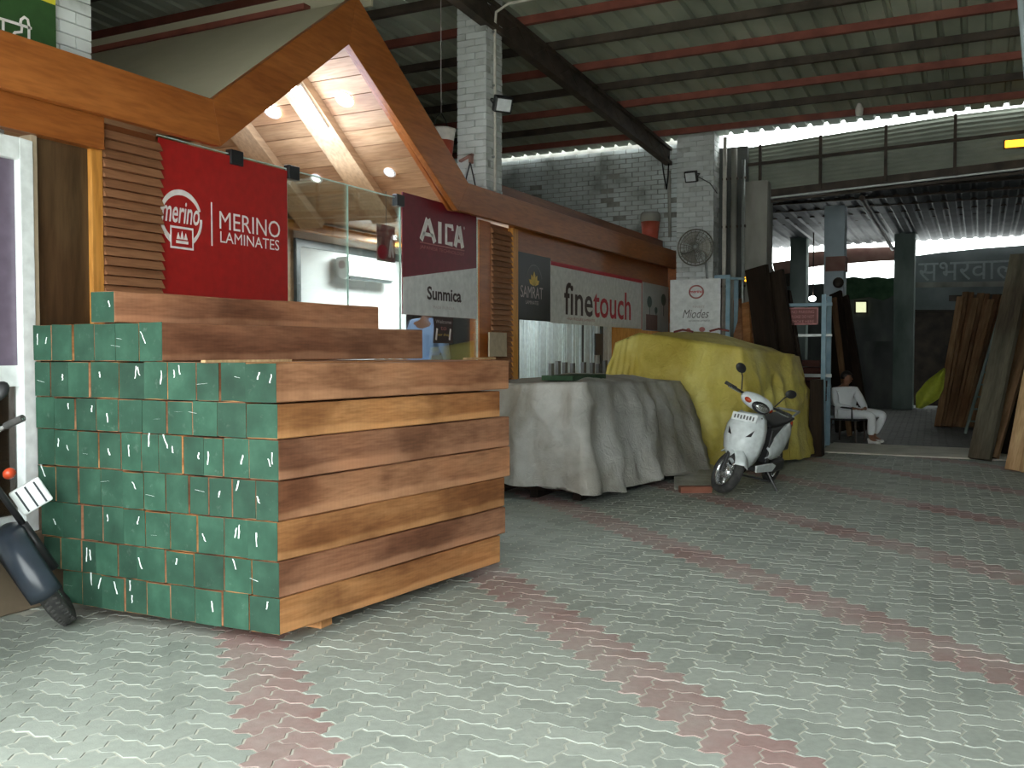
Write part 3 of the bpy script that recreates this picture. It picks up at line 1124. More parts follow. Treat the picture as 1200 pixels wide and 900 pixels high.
# gable roof: plywood over planked ceiling
RB = -8.4
ridge = Vector((0, Ap.y, Ap.z - .04))
le = Vector((0, Lp.y - .02, Zt - .02)); re = Vector((0, Rp.y + .05, Zt - .02))
for e in (le, re):
    m = MB()
    m.add([(XF - .05, e.y, e.z), (XF - .05, ridge.y, ridge.z), (RB, ridge.y, ridge.z), (RB, e.y, e.z)], [(0, 1, 2, 3)])
    m.build('roof_sheet', 'plywood', front, solid=.02)
m = MB(); m.box((-6.9, ridge.y + .02, ridge.z + .03), (3.0, .09, .05)); m.build('ridge_strip', 'red_steel', front)
m = MB(); m.box((-7.2, ridge.y + .3, ridge.z + .16), (4.6, .03, .22)); m.build('ridge_board', 'plywood', front)
# planked ceiling under each slope
for e, sgn in ((le, 1), (re, -1)):
    n = 12
    a = ridge + Vector((0, 0, -.10)); b = e + Vector((0, 0, -.28))
    dv = (b - a) / n
    nrm = Vector((0, -dv.z, dv.y)).normalized()
    if nrm.z < 0:
        nrm = -nrm
    for k in range(n):
        p0, p1 = a + dv * (k + .02), a + dv * (k + .98)
        m = MB()
        m.prism([(XF - .09, p0.y, p0.z), (XF - .09, p1.y, p1.z), (XF - .09, p1.y + nrm.y * .015, p1.z + nrm.z * .015), (XF - .09, p0.y + nrm.y * .015, p0.z + nrm.z * .015)], (-2.75, 0, 0))
        m.build('ceiling_plank', 'ceiling_plank', front)
    for X in (-5.75, -6.75):
        m = MB()
        p0, p1 = a + dv * .3, a + dv * (n - .1)
        m.prism([(X, p0.y, p0.z), (X, p1.y, p1.z), (X, p1.y - nrm.y * .09, p1.z - nrm.z * .09), (X, p0.y - nrm.y * .09, p0.z - nrm.z * .09)], (-.30, 0, 0))
        m.build('ceiling_beam', 'beam_pale', front, bevel=.004)
SL_P = ridge + Vector((0, 0, -.10))
SL_N = Vector((0, -(re - Vector((0, 0, .28)) - SL_P).z, (re - Vector((0, 0, .28)) - SL_P).y)).normalized()
# door bay at the near end
y0, y1 = ypx(-120), ypx(18)
d1 = MB()
X = XW + .03
yj0, yj1 = ypx(19), ypx(35)
d1.span((X - .06, yj0, SHOP_Z), (X + .03, yj1, 2.72))
d1.span((X - .06, 1.6, 2.60), (X + .03, yj0, 2.72))
door1 = struct(d1.build('door_1', 'white_metal', bevel=.006), 'white framed glazed door with a mauve upper panel')
m = MB(); m.span((X - .05, 1.6, 1.42), (X - .02, yj0, 2.60)); m.build('upper_panel', 'purple_film', door1)
m = MB(); m.span((X - .05, 1.6, 1.30), (X - .0, yj0, 1.42)); m.build('rail', 'white_metal', door1)
m = MB(); m.span((X - .05, 1.6, SHOP_Z + .1), (X - .04, yj0, 1.30)); m.build('lower_pane', 'dark_glass', door1)
m = MB(); m.span((X - .06, 1.6, SHOP_Z), (X - .0, yj0, SHOP_Z + .1)); m.build('bottom_rail', 'white_metal', door1)
m = MB(); m.span((XW - .06, yj1, SHOP_Z), (XW + .04, ypx(42), 2.76)); m.build('jamb', 'door_beige', front)
m = MB(); m.span((XW - .08, ypx(42), SHOP_Z), (XW, ypx(106), 2.76)); m.build('laminate_panel', 'laminate', front)
m = MB(); m.span((XW - .08, ypx(106), SHOP_Z), (XW + .035, ypx(119), 2.8)); m.build('pine_strip', 'orange_wood', front, bevel=.004)


def slats(y0, y1, z0, z1, mat='slat_wood'):
    m = MB(); m.span((XW - .1, y0, z0), (XW - .02, y1, z1)); bk = m.build('slat_backing', 'fascia_dark', front)
    n = int((z1 - z0) / .0615)
    m = MB()
    m.prism([(XW - .02, y0, 0), (XW + .055, y0, 0), (XW + .02, y0, .058), (XW - .02, y0, .058)], (0, y1 - y0, 0))
    p = m.build('slat', mat, front)
    off = -Vector(front.location)
    for k in range(n):
        o = p if k == 0 else dup(p)
        o.location = (U(-.003, .003), U(-.004, .004), z0 + k * .0615)


slats(ypx(120), ypx(188), SHOP_Z, Zb)
slats(ypx(574), ypx(597), SHOP_Z, Zb)
m = MB(); m.span((XW - .1, ypx(560), SHOP_Z), (XW + .02, ypx(573), Zb))
m.build('tiled_post', 'fascia', front)
m = MB(); m.span((XW - .1, ypx(597), SHOP_Z), (XW + .05, ypx(603), Zb)); m.build('pine_strip', 'orange_wood', front, bevel=.004)
m = MB(); m.span((XW - .08, ypx(603), 2.62), (XW + .0, YC, 3.14)); m.build('header_panel', 'fascia', front)
m = MB(); m.span((XW - .08, ypx(783), SHOP_Z), (XW + .02, YC, Zb)); m.build('end_panel', 'fascia', front)
m = MB(); m.span((XW, YC - .02, 2.0), (-4.35, YC + .03, 3.12)); m.build('return_panel', 'fascia', front)
m = MB(); a, b = onX(573, 418, XW + .07), onX(593, 390, XW + .07); m.span((XW + .06, a.y, a.z), (XW + .08, b.y, b.z))
tag(m.build('notice', 'door_beige', origin=(XW + .07, a.y, a.z)), 'small beige notice on the slatted column behind the timber stack', 'notice')

# glass of the gable bay
gl_y = [ypx(188), ypx(338), ypx(409), ypx(470), ypx(560)]
gm = MB(); gm.span((XW - .03, gl_y[0], SHOP_Z), (XW + .02, gl_y[-1], SHOP_Z + .05))
window1 = struct(gm.build('window_1', 'grey_steel'), 'frameless shop glass under the gable')
for a, b in zip(gl_y[:-1], gl_y[1:]):
    m = MB(); m.span((XW - .012, a + .006, SHOP_Z + .05), (XW, b - .006, 2.96)); p = m.build('pane', 'clear_glass', window1)
    m = MB(); m.span((XW - .013, b - .006, SHOP_Z + .05), (XW + .001, b + .001, 2.96)); m.build('pane_edge', 'green_edge', window1)
    m = MB(); m.span((XW - .013, a, 2.96), (XW + .001, b, 2.967)); m.build('pane_edge', 'green_edge', window1)
for px, py in ((275, 187), (342, 202), (467, 238)):
    c_ = onX(px, py, XW)
    m = MB(); m.box((XW, c_.y, 2.94), (.06, .13, .11)); m.build('glass_clip', 'black', window1, bevel=.006)

# shop interior
XB = -7.6
m = MB(); m.prism([(XB, 3.6, SHOP_Z), (XB, 12.6, SHOP_Z), (XB, 12.6, 3.1), (XB, Rp.y + .1, 3.1), (XB, ridge.y, ridge.z - .06), (XB, Lp.y - .05, 3.1), (XB, 3.6, 3.1)], (-.1, 0, 0))
wall_int = struct(m.build('wall_interior', 'beam_pale'), 'inner back wall of the shop')
m = MB(); m.span((XB - .0, onX(349, 300, XB).y, SHOP_Z), (XB + .02, 12.6, 2.80)); m.build('white_panel', 'plaster', wall_int)
m = MB(); m.span((XB, onX(344, 300, XB).y, SHOP_Z), (XB + .05, onX(349, 300, XB).y, 2.86)); m.build('dark_edge', 'display_dark', wall_int)
m = MB(); m.span((XB, onX(344, 300, XB).y, 2.80), (XB + .04, 12.6, 2.90)); m.build('dark_trim', 'display_dark', wall_int)
m = MB(); m.span((XB, onX(344, 300, XB).y, 2.90), (XB + .03, 12.6, 3.02)); m.build('cornice', 'plaster', wall_int)
m = MB(); m.span((-7.6, 8.95, 3.06), (-5.1, 12.6, 3.1)); struct(m.build('ceiling_shop', 'beam_pale'), 'flat pine ceiling beyond the gable')
m = MB(); m.span((-7.6, 3.6, 3.06), (-5.1, 5.0, 3.1)); struct(m.build('ceiling_shop_near', 'beam_pale'))
m = MB(); m.span((-7.6, 12.5, SHOP_Z), (-6.06, 12.6, 3.1)); struct(m.build('wall_shop_end', 'plaster'))
m = MB(); m.span((-7.6, 3.5, SHOP_Z), (-5.1, 3.6, 3.1)); struct(m.build('wall_shop_near', 'plaster'))
# two rails of pine along the wall head
m = MB(); m.box((-7.2, 10.2, 2.98), (.12, 3.5, .10)); m.build('pine_rail', 'orange_wood', wall_int)

# lights of the shop
tl = onPlane(362, 130, SL_P - SL_N * .16, SL_N)
sl_dir = (re - Vector((0, 0, .28)) - SL_P).normalized()
t0 = onPlane(345, 104, SL_P - SL_N * .17, SL_N); t1 = onPlane(378, 156, SL_P - SL_N * .17, SL_N)
tube = thing('tube_light', 'long fluorescent tube light on the sloping pine ceiling', 'lamp', (t0 + t1) / 2)
m = MB(); m.tube([t0, t1], .035, 10); m.build('tube', 'tube', tube)
m = MB(); m.tube([t0 + SL_N * .055, t1 + SL_N * .055], .05, 6); m.build('batten', 'white_metal', tube)


def lamp(name, loc, energy, size, rot=(0, 0, 0), col=(0.95, 0.98, 1.0), shape='DISK', size_y=None):
    l = bpy.data.lights.new(name, 'AREA')
    l.energy = energy
    l.size = size
    l.shape = shape
    if size_y:
        l.size_y = size_y
    l.color = col
    o = link(bpy.data.objects.new(name, l))
    o.location = loc
    o.rotation_euler = rot
    return o


lamp('tube_glow', (t0 + t1) / 2 - Vector((0, 0, .30)), 60, .9, (0, 0, 0), (.75, .86, 1.0))
lamp('tube_glow', (t0 + t1) / 2 - Vector((0, .2, .55)), 40, 1.2, (PI, 0, 0), (.62, .76, 1.0))
dl = [(404, 116, 'downlight', 'bright downlight beside the tube light'), (319, 130, 'downlight', 'bright downlight half behind the near barge board'),
      (371, 209, 'downlight_dim', 'dim downlight above the corner of the red sign'), (457, 202, 'downlight_dim', 'dim downlight high on the slope near the far barge board')]
for px, py, mt, lb in dl:
    p = onPlane(px, py, SL_P - SL_N * .012, SL_N)
    r = .085 if mt == 'downlight' else .06
    t = thing('downlight', lb, 'lamp', p, (0, 0, 0), 'downlights in the pine ceiling')
    R_ = frame((1, 0, 0), -SL_N)
    m = MB(); m.lathe([(.001, .012), (r * .8, .012), (r * .85, .006)], p, R_, 18); m.build('diffuser', mt, t)
    m = MB(); m.lathe([(r * .85, .016), (r * 1.1, .010), (r * 1.12, 0)], p, R_, 18); m.build('rim', 'white_metal', t)
for px, py, lb in ((421, 253, 'small downlight in the flat ceiling above the wall air conditioner'), (505, 247, 'first of two small downlights above the maroon sign'), (511, 246, 'second of two small downlights above the maroon sign')):
    p = onZ(px, py, 3.05)
    t = thing('downlight', lb, 'lamp', p, (0, 0, 0), 'downlights in the flat ceiling')
    R_ = frame((1, 0, 0), (0, 0, -1))
    m = MB(); m.lathe([(.001, .012), (.06, .012), (.065, .006)], p, R_, 14); m.build('diffuser', 'downlight', t)
    m = MB(); m.lathe([(.065, .016), (.085, .010), (.087, -.005)], p, R_, 14); m.build('rim', 'white_metal', t)
lamp('shop_panel_glow', (-6.6, 10.6, 3.0), 200, .9)
lamp('shop_panel_glow', (-6.4, 6.0, 3.0), 25, .9)

# wall air conditioner
a, b = onX(397, 329, XB + .1), onX(452, 302, XB + .1)
ya, yb = a.y, b.y
zc0, zc1 = 2.44, 2.73
XB += .035
ac = thing('air_conditioner', 'white split air conditioner on the bright inner wall', 'air conditioner', (XB, (ya + yb) / 2, zc0))
m = MB()
pr = [(XB + .02, zc0 + .05), (XB + .14, zc0), (XB + .22, zc0 + .05), (XB + .24, zc0 + .16), (XB + .22, zc1), (XB + .02, zc1)]
m.prism([(x, ya, z) for x, z in pr], (0, yb - ya, 0)); m.build('body', 'white_metal', ac, bevel=.012)
m = MB(); m.box((XB + .165, (ya + yb) / 2, zc0 + .018), (.07, yb - ya - .12, .02)); m.build('louvre', 'display_dark', ac)
m = MB(); m.lathe([(.001, 0), (.05, 0), (.055, .004), (.001, .006)], (XB + .12, ya - .002, zc0 + .19), frame((1, 0, 0), (0, -1, 0)), 14); m.build('side_grille', 'print_grey', ac)
m = MB(); m.tube([(XB + .08, yb, zc0 + .2), (XB + .06, yb + .15, zc0 + .22), (XB + .05, yb + .2, 3.0)], .012, 6); m.build('pipe', 'white_metal', ac)
XB -= .035

# poster hung inside the glass
a, b = onX(442, 305, -5.15), onX(463, 266, -5.15)
po = thing('poster', 'small hanging poster with a red print and a white figure', 'poster', (-5.15, a.y, a.z))
m = MB(); m.span((-5.155, a.y, a.z), (-5.15, b.y, b.z)); m.build('sheet', 'poster_pic', po)
h = b.z - a.z; w = b.y - a.y
m = MB(); m.ball((-5.149, a.y + w * .3, a.z + h * .25), (.002, w * .28, h * .2)); m.build('red_patch', 'print_red', po)
m = MB(); m.prism([(-5.149, a.y + w * .6, a.z + h * .15), (-5.149, a.y + w * .72, a.z + h * .12), (-5.149, a.y + w * .74, a.z + h * .35), (-5.149, a.y + w * .86, a.z + h * .12), (-5.149, a.y + w * .92, a.z + h * .15), (-5.149, a.y + w * .84, a.z + h * .6), (-5.149, a.y + w * .72, a.z + h * .62)], (.003, 0, 0)); m.build('white_figure', 'print_white', po)
m = MB(); m.tube([(-5.152, a.y + w * .5, b.z), (-5.152, a.y + w * .5, 3.04)], .003, 4); m.build('string', 'black', po)

# laminate sample boards on the back wall shelf, seen over the stack
a = onX(446, 392, XB + .15); b = onX(482, 378, XB + .15)
m = MB(); m.span((XB + .02, a.y - .1, 1.25), (XB + .3, b.y + .1, 1.30)); tag(m.build('shelf', 'plaster', origin=(XB, a.y, 1.27)), 'white shelf under the row of sample boards', 'shelf')
n = 9
cols = ['display_white', 'display_dark', 'display_white', 'plank_light', 'print_grey', 'display_white', 'display_dark', 'laminate', 'display_white']
for k in range(n):
    yk = a.y + (b.y - a.y) * (k + .5) / n
    m = MB(); m.box((XB + .16, yk, 1.30 + .25), (.02, (b.y - a.y) / n * .82, .5))
    tag(m.build('sample_board', cols[k], origin=(XB + .16, yk, 1.30)), f'narrow laminate sample board, {ORD[k+1]} along the shelf from the wall air conditioner', 'sample board', 'sample boards on the shop shelf')
# dark cabinet behind the maroon and white sign
m = MB(); m.span((-6.3, ypx(484, -6.2), SHOP_Z), (-6.2, 12.4, 2.05))
cabd = tag(m.build('cabinet', 'cabinet_dark', origin=(-6.4, 9.5, SHOP_Z), bevel=.006), 'dark tall cabinet inside the shop behind the two-part sign', 'cabinet')

# second bay: lit display of upright panels
m = MB(); m.span((-6.05, 10.35, SHOP_Z), (-6.0, 15.9, 2.7)); bay = struct(m.build('wall_display', 'display_dark'), 'back of the lit display bay')
m = MB(); m.span((-6.0, 10.3, SHOP_Z), (-5.08, 10.36, 2.95)); m.build('side', 'cabinet_dark', bay)
m = MB(); m.span((-6.0, 15.9, SHOP_Z), (-5.08, 16.0, 2.95)); m.build('side', 'orange_wood', bay)
m = MB(); m.span((-6.0, 10.3, 2.62), (-5.08, 16.0, 2.7)); m.build('top', 'plaster', bay)
y = 10.45
k = 0
while y < 15.85:
    w = rnd.choice((.05, .08, .1, .16, .22))
    mt = 'display_white' if (k % 4 or rnd.random() > .35) else 'display_dark'
    m = MB(); m.span((-6.0, y + .006, SHOP_Z), (-5.96 + U(0, .03), min(y + w, 15.88), 2.6)); m.build('panel', mt, bay)
    y += w + U(.012, .03)
    k += 1
m = MB(); m.span((-5.95, 10.42, SHOP_Z), (-5.90, 10.56, 2.6)); m.build('light_strip', 'warm_strip', bay)
m = MB(); m.span((-5.5, 10.6, 2.58), (-5.44, 15.7, 2.61)); m.build('light_strip', 'cool_strip', bay)
lamp('display_glow', (-5.5, 13.1, 2.55), 16, 4.6, (0, math.radians(-25), 0), (0.9, 0.98, 1.0), 'RECTANGLE', .2).rotation_euler = (0, math.radians(-25), math.radians(90))
a, b = onX(697, 416, -5.9), onX(704, 391, -5.9)
m = MB(); m.span((-5.91, a.y, a.z), (-5.89, b.y + .06, b.z)); tag(m.build('sample_board', 'display_dark', origin=(-5.9, a.y, a.z)), 'dark narrow sample board on the lit display wall', 'sample board')
for k, px in enumerate((646, 654, 662, 671, 684, 694, 701, 709)):
    a = onX(px, 430, -5.6)
    m = MB(); m.box((-5.6, a.y, .8 + .27 + U(-.04, .03)), (.05, .10, .54))
    tag(m.build('sample_strip', 'print_grey_dark', origin=(-5.6, a.y, .8)), f'dark grey strip standing before the display, {ORD[k+1]} from the honey pine post', 'sample strip', 'grey strips before the display')
m = MB(); m.span((-5.7, 10.5, SHOP_Z), (-5.45, 15.8, .8)); tag(m.build('display_ledge', 'plaster', origin=(-5.6, 13, SHOP_Z)), 'white ledge at the foot of the lit display', 'ledge')

# ------------------------------------------------------------------ signs
def flat_sign(name, label, px0, px1, zb, zt, mat, X=XW + .012, t=.012, cat='sign'):
    y0, y1 = ypx(px0, X), ypx(px1, X)
    r = thing(name, label, cat, (X, (y0 + y1) / 2, zb))
    m = MB(); m.span((X - t, y0, zb), (X, y1, zt)); m.build('board', mat, r)
    return r, y0, y1


def strip(path, w, X, mat, parent, name, t=.003):
    """Flat ribbon of width w along a path of (y, z)."""
    m = MB()
    P = [Vector((p[0], p[1])) for p in path]
    vs = []
    closed = (P[0] - P[-1]).length < 1e-6
    for i, p in enumerate(P):
        a = P[i - 1] if i > 0 else (P[-2] if closed else P[0])
        b = P[i + 1] if i < len(P) - 1 else (P[1] if closed else P[-1])
        d = (b - a).normalized()
        nn = Vector((-d.y, d.x))
        ww = w[i] if isinstance(w, list) else w
        vs += [(X, p.x + nn.x * ww / 2, p.y + nn.y * ww / 2), (X, p.x - nn.x * ww / 2, p.y - nn.y * ww / 2)]
    k = len(vs)
    vs += [(x + t, y, z) for x, y, z in vs]
    fs = []
    for i in range(len(P) - 1):
        a = 2 * i
        fs += [(a, a + 1, a + 3, a + 2), (k + a, k + a + 2, k + a + 3, k + a + 1), (a, a + 2, k + a + 2, k + a), (a + 1, k + a + 1, k + a + 3, a + 3)]
    m.add(vs, fs)
    return m.build(name, mat, parent)


def arc(cy, cz, r, a0, a1, n=28):
    return [(cy + r * math.cos(math.radians(a0 + (a1 - a0) * k / n)), cz + r * math.sin(math.radians(a0 + (a1 - a0) * k / n))) for k in range(n + 1)]


# red laminate sign
XS = XW + .012
rs, y0, y1 = flat_sign('shop_sign', 'large red sign with white lettering and a round emblem', 189.5, 338, 1.895, 2.945, 'red_sign')
c_ = onX(212, 256, XS)
R0 = abs(onX(236, 256, XS).y - onX(189, 256, XS).y) / 2
zc = c_.z; yc = onX(212.5, 256, XS).y
strip([(yc + R0 * math.cos(t), zc + R0 * .98 * math.sin(t)) for t in [math.radians(22 + 146 * k / 26) for k in range(27)]], [.02 + .018 * math.sin(PI * k / 26) for k in range(27)], XS, 'print_white', rs, 'emblem_ring')
strip([(yc + R0 * math.cos(t), zc + R0 * .98 * math.sin(t)) for t in [math.radians(192 + 172 * k / 26) for k in range(27)]], [.02 + .022 * math.sin(PI * min(1, k / 20)) for k in range(27)], XS, 'print_white', rs, 'emblem_ring')
lettering('merino', (XS, yc - R0 * .98, zc - .035), YD, ZD, R0 * 1.9, .15, 'print_white', rs, bold=.014, shear=.25)
bq = [(yc - .10, zc - .205), (yc + .10, zc - .205), (yc + .10, zc - .065), (yc - .10, zc - .065)]
m = MB(); m.prism([(XS, p[0], p[1]) for p in bq], (.004, 0, 0)); m.build('emblem_box', 'red_sign', rs)
strip(bq + [bq[0]], .018, XS + .003, 'print_white', rs, 'emblem_frame')
m = MB()
m.prism([(XS + .004, yc - .055, zc - .175), (XS + .004, yc + .055, zc - .175), (XS + .004, yc + .055, zc - .155), (XS + .004, yc - .055, zc - .155)], (.003, 0, 0))
for k in (-1, 0, 1):
    m.prism([(XS + .004, yc + k * .034 - .016, zc - .145), (XS + .004, yc + k * .034 + .016, zc - .145), (XS + .004, yc + k * .034, zc - .10 - (.0 if k else -.012))], (.003, 0, 0))
m.build('emblem_crown', 'print_white', rs)
yv = onX(248, 260, XS).y
m = MB(); m.span((XS, yv - .005, onX(248, 288, XS).z), (XS + .003, yv + .005, onX(248, 237, XS).z)); m.build('divider', 'print_white', rs)
a, b = onX(257, 268, XS), onX(328, 278, XS)
zt_ = onX(257, 247, XS).z
lettering('MERINO', (XS, a.y, a.z), YD, ZD, b.y - a.y, zt_ - a.z, 'print_white', rs)
a, b = onX(258, 284, XS), onX(327, 296, XS)
lettering('LAMINATES', (XS, a.y, a.z), YD, ZD, b.y - a.y, .082, 'print_white', rs)

# maroon and white sign
ai, y0, y1 = flat_sign('shop_sign', 'tall maroon over white sign hung on the shop glass', 472.5, 558.5, 1.86, 3.03, 'maroon_sign')
m = MB()
zl, zr = onX(473, 325, XS).z, onX(558, 314, XS).z
m.prism([(XS, y0, 1.86), (XS, y1, 1.86), (XS, y1, zr), (XS, y0, zl)], (.004, 0, 0)); m.build('white_part', 'white_sign', ai)
# block letters A I C A drawn as ribbons
za, zt_ = onX(493, 281, XS).z, onX(494, 255, XS).z
ys = [onX(p, 270, XS).y for p in (492, 510.5, 513, 517.5, 521, 530, 532, 543)]
hh = zt_ - za
sw = .062
def A_(ya, yb, za):
    mid = (ya + yb) / 2
    strip([(ya + .02, za), (mid - .01, za + hh - .0)], sw, XS + .001, 'print_white', ai, 'lettering')
    strip([(yb - .02, za), (mid + .01, za + hh - .0)], sw, XS + .001, 'print_white', ai, 'lettering')
    strip([(ya + .05, za + hh * .3), (yb - .05, za + hh * .3)], sw * .6, XS + .001, 'print_white', ai, 'lettering')
A_(ys[0], ys[1], za)
strip([((ys[2] + ys[3]) / 2, za), ((ys[2] + ys[3]) / 2, za + hh)], sw, XS + .001, 'print_white', ai, 'lettering')
cy0, cy1 = ys[4], ys[5]
strip([(cy1, za + hh * .72), (cy1, za + hh * .92), (cy0 + .03, za + hh * .92), (cy0 + .03, za + hh * .08), (cy1, za + hh * .08)], sw * .75, XS + .001, 'print_white', ai, 'lettering')
A_(ys[6], ys[7], za)
m = MB(); a, b = onX(492, 283.5, XS), onX(544, 290, XS); m.span((XS, a.y, a.z - .006), (XS + .003, b.y, a.z + .004)); m.build('underline', 'print_rose', ai)
lettering('JAPANESE TECHNOLOGY', (XS, a.y, a.z - .07), YD, ZD, b.y - a.y, .045, 'print_rose', ai)
lettering('®', (XS, ys[7] + .0, zt_ - .02), YD, ZD, .03, .03, 'print_white', ai)
a, b = onX(500, 351, XS), onX(540, 354, XS)
lettering('Sunmica', (XS + .004, a.y, a.z - .0), YD, ZD, b.y - a.y, onX(500, 335, XS).z - a.z, 'print_dark', ai, bold=.028)
lettering('MADE IN INDIA', (XS + .004, onX(507, 360, XS).y, onX(507, 361.5, XS).z), YD, ZD, onX(532, 361, XS).y - onX(507, 361, XS).y, .03, 'print_grey', ai)

# small dark bag-like sign under it
X2 = XW + .012
a, b = onX(508, 402, X2), onX(531, 372, X2)
sm = thing('door_notice', 'small dark notice with pale lettering under the white part of the sign', 'notice', (X2, (a.y + b.y) / 2, a.z))
w = b.y - a.y; h = b.z - a.z
m = MB(); m.prism([(X2, a.y, a.z), (X2, b.y, a.z), (X2, b.y - w * .04, a.z + h * .6), (X2, b.y, b.z), (X2, a.y, b.z), (X2, a.y + w * .04, a.z + h * .6)], (-.006, 0, 0)); m.build('board', 'print_dark', sm)
for k, (tx, mt, ww) in enumerate((('Welcome', 'print_grey', .8), ('to', 'print_rose', .3), ('our shop', 'print_gold', .6))):
    lettering(tx, (X2, a.y + w * (1 - ww) / 2, a.z + h * (.74 - .25 * k)), YD, ZD, w * ww, h * .14, mt, sm)
for yy in (a.y + w * .12, b.y - w * .2):
    strip([(yy, a.z + h * .12), (yy + w * .03, a.z + h * .35), (yy + w * .06, a.z + h * .55)], w * .07, X2, 'print_white', sm, 'pale_mark')

# black sign with golden crown
bs, y0, y1 = flat_sign('shop_sign', 'black sign with a golden crown beside the long white sign', 603.5, 645, 1.885, 2.70, 'black_sign', XW + .02)
XK = XW + .02
yc, zc = (y0 + y1) / 2 + .02, onX(624, 336, XK).z
m = MB()
for k in range(-2, 3):
    an = math.radians(90 - k * 30)
    r = .14 if k == 0 else .12
    cx, cz = yc + math.cos(an) * r, zc + math.sin(an) * r
    pts = [(yc + math.cos(an) * .02, zc + math.sin(an) * .02), (cx + math.cos(an - PI / 2) * .03, cz + math.sin(an - PI / 2) * .03), (cx + math.cos(an) * .05, cz + math.sin(an) * .05), (cx + math.cos(an + PI / 2) * .03, cz + math.sin(an + PI / 2) * .03)]
    m.prism([(XK, p[0], p[1]) for p in pts], (.003, 0, 0))
m.build('crown', 'print_gold', bs, weld=False)
strip(arc(yc, zc + .03, .24, 20, 160), .008, XK, 'print_grey_dark', bs, 'crown_arc')
a, b = onX(610, 346, XK), onX(636, 350, XK)
lettering('SAMRAT', (XK, a.y, a.z - .02), YD, ZD, b.y - a.y, .145, 'print_grey', bs)
a, b = onX(616, 354, XK), onX(631, 356, XK)
lettering('LAMINATES', (XK, a.y, a.z - .02), YD, ZD, b.y - a.y, .045, 'print_grey', bs)

fs_, y0, y1 = flat_sign('shop_sign', 'long white sign with brown and red lettering under a red edge', 645.3, 752, 1.87, 2.66, 'white_sign', XW + .018)
XK = XW + .018
m = MB(); m.span((XK, y0, 2.615), (XK + .006, y1, 2.665)); m.build('red_edge', 'print_red', fs_)
m = MB(); m.span((XK, y1 - .03, 1.87), (XK + .006, y1, 2.665)); m.build('red_edge', 'print_rose', fs_)
a = onX(661, 372, XK); b = onX(694.5, 374, XK); c_ = onX(739, 379, XK)
zl0 = onX(662, 368, XK).z
hh = onX(665, 330, XK).z - zl0
lettering('fine', (XK, a.y, zl0 - .01), YD, ZD, b.y - a.y, hh, 'print_dark', fs_, bold=.012)
lettering('touch', (XK, b.y + .02, zl0 - .01), YD, ZD, c_.y - b.y - .02, hh * .98, 'print_red', fs_, bold=.012)
lettering('HIGH PRESSURE LAMINATES', (XK, a.y + .1, zl0 - .075), YD, ZD, 1.0, .035, 'print_rose', fs_)

pc, y0, y1 = flat_sign('shop_sign', 'small sign printed with a brown cabinet and plants at the end of the row', 753, 783, 1.85, 2.64, 'picture_room', XW + .022)
XK = XW + .022
w = y1 - y0
m = MB(); m.span((XK, y0 + w * .12, 1.86), (XK + .003, y0 + w * .55, 2.12)); m.build('printed_cabinet', 'picture_brown', pc)
for k, (fy, zz, ry) in enumerate(((.25, 2.33, .13), (.8, 2.4, .14), (.5, 2.2, .08))):
    m = MB(); m.ball((XK, y0 + w * fy, zz), (.004, ry, ry * .75)); m.span((XK, y0 + w * fy - .015, 2.12), (XK + .003, y0 + w * fy + .015, zz)); m.build('printed_plant', 'picture_plant', pc, weld=False)

# green banner by the near pillar
bn = thing('banner', 'dark green banner with white script below a yellow band', 'banner', (XW + .06, 3.2, 3.28))
yb_ = onX(66, 60, XW + .06).y
XK = XW + .06
m = MB(); m.span((XK - .02, 1.4, 3.22), (XK, yb_, 3.55)); m.build('green_cloth', 'banner_green', bn)
m = MB(); m.span((XK - .02, 1.4, 3.55), (XK, yb_, 4.6)); m.build('yellow_band', 'banner_yellow', bn)
def bpt(x, y):
    q = onX(x / 4, y / 4, XK)
    return (q.y, q.z)
for path in ([(-60, 68), (0, 87), (75, 110), (148, 134)], [(14, 92), (14, 142)], [(102, 122), (100, 150), (70, 152), (52, 175), (58, 200), (80, 212), (98, 205), (100, 185)], [(94, 118), (98, 92), (114, 80), (130, 92), (135, 122), (135, 228)]):
    strip([bpt(*p) for p in path], .015, XK, 'print_white', bn, 'lettering')

# ================================================================== TIMBER STACK
near_c = onZ(328, 745, .075)
left_c = onZ(75, 706, .075)
u = (left_c - near_c); u.z = 0
u.normalize()                                   # along the end faces, away from the aisle
far_c = onZ(585, 659, .075)
dlen = (far_c - near_c); dlen.z = 0
Ls = dlen.length
d = dlen.normalized()                           # along the beams
nd = Vector((u.y, -u.x, 0))
if nd.dot(d) > 0:
    nd = -nd                                    # outward from the end face
side_n = Vector((d.y, -d.x, 0))
if side_n.dot(u) > 0:
    side_n = -side_n
rows = [  # y at the left, y at the aisle corner (bottom edge), faces, aisle end pixel
    (1, 706, 744, [73, 96, 120, 147, 172, 200, 229, 261, 292, 328], 585),
    (2, 668, 697, [52, 72, 96, 113, 139, 161, 195, 228, 263, 296, 328], 592),
    (3, 628, 657, [48, 74.7, 97, 120, 145, 171, 201, 232, 263, 291, 327], 592),
    (4, 588, 609, [45, 66, 92, 118, 144.5, 170, 195.5, 222, 245, 272, 300, 327], 597),
    (5, 546, 561, [44, 64, 92, 116, 142, 166, 187, 215, 239, 262, 292, 327], 597),
    (6, 504, 512, [42.5, 65, 89, 113, 139, 167, 195.5, 225, 255, 289, 326], 585),
    (7, 466, 470, [41, 59.5, 81, 106, 139, 169, 197, 231, 258, 288, 325], 597),
    (8, 423, 423, [40, 62, 86, 110, 135, 163, 191], 495),
    (9, 378, 378, [106, 134], 443),
]
mats_row = {1: 'timber_a', 2: 'timber_b', 3: 'timber_a', 4: 'timber_c', 5: 'timber_b', 6: 'timber_a', 7: 'timber_c', 8: 'timber_b', 9: 'timber_b'}
zs = [.075]
ang = math.atan2(d.y, d.x)
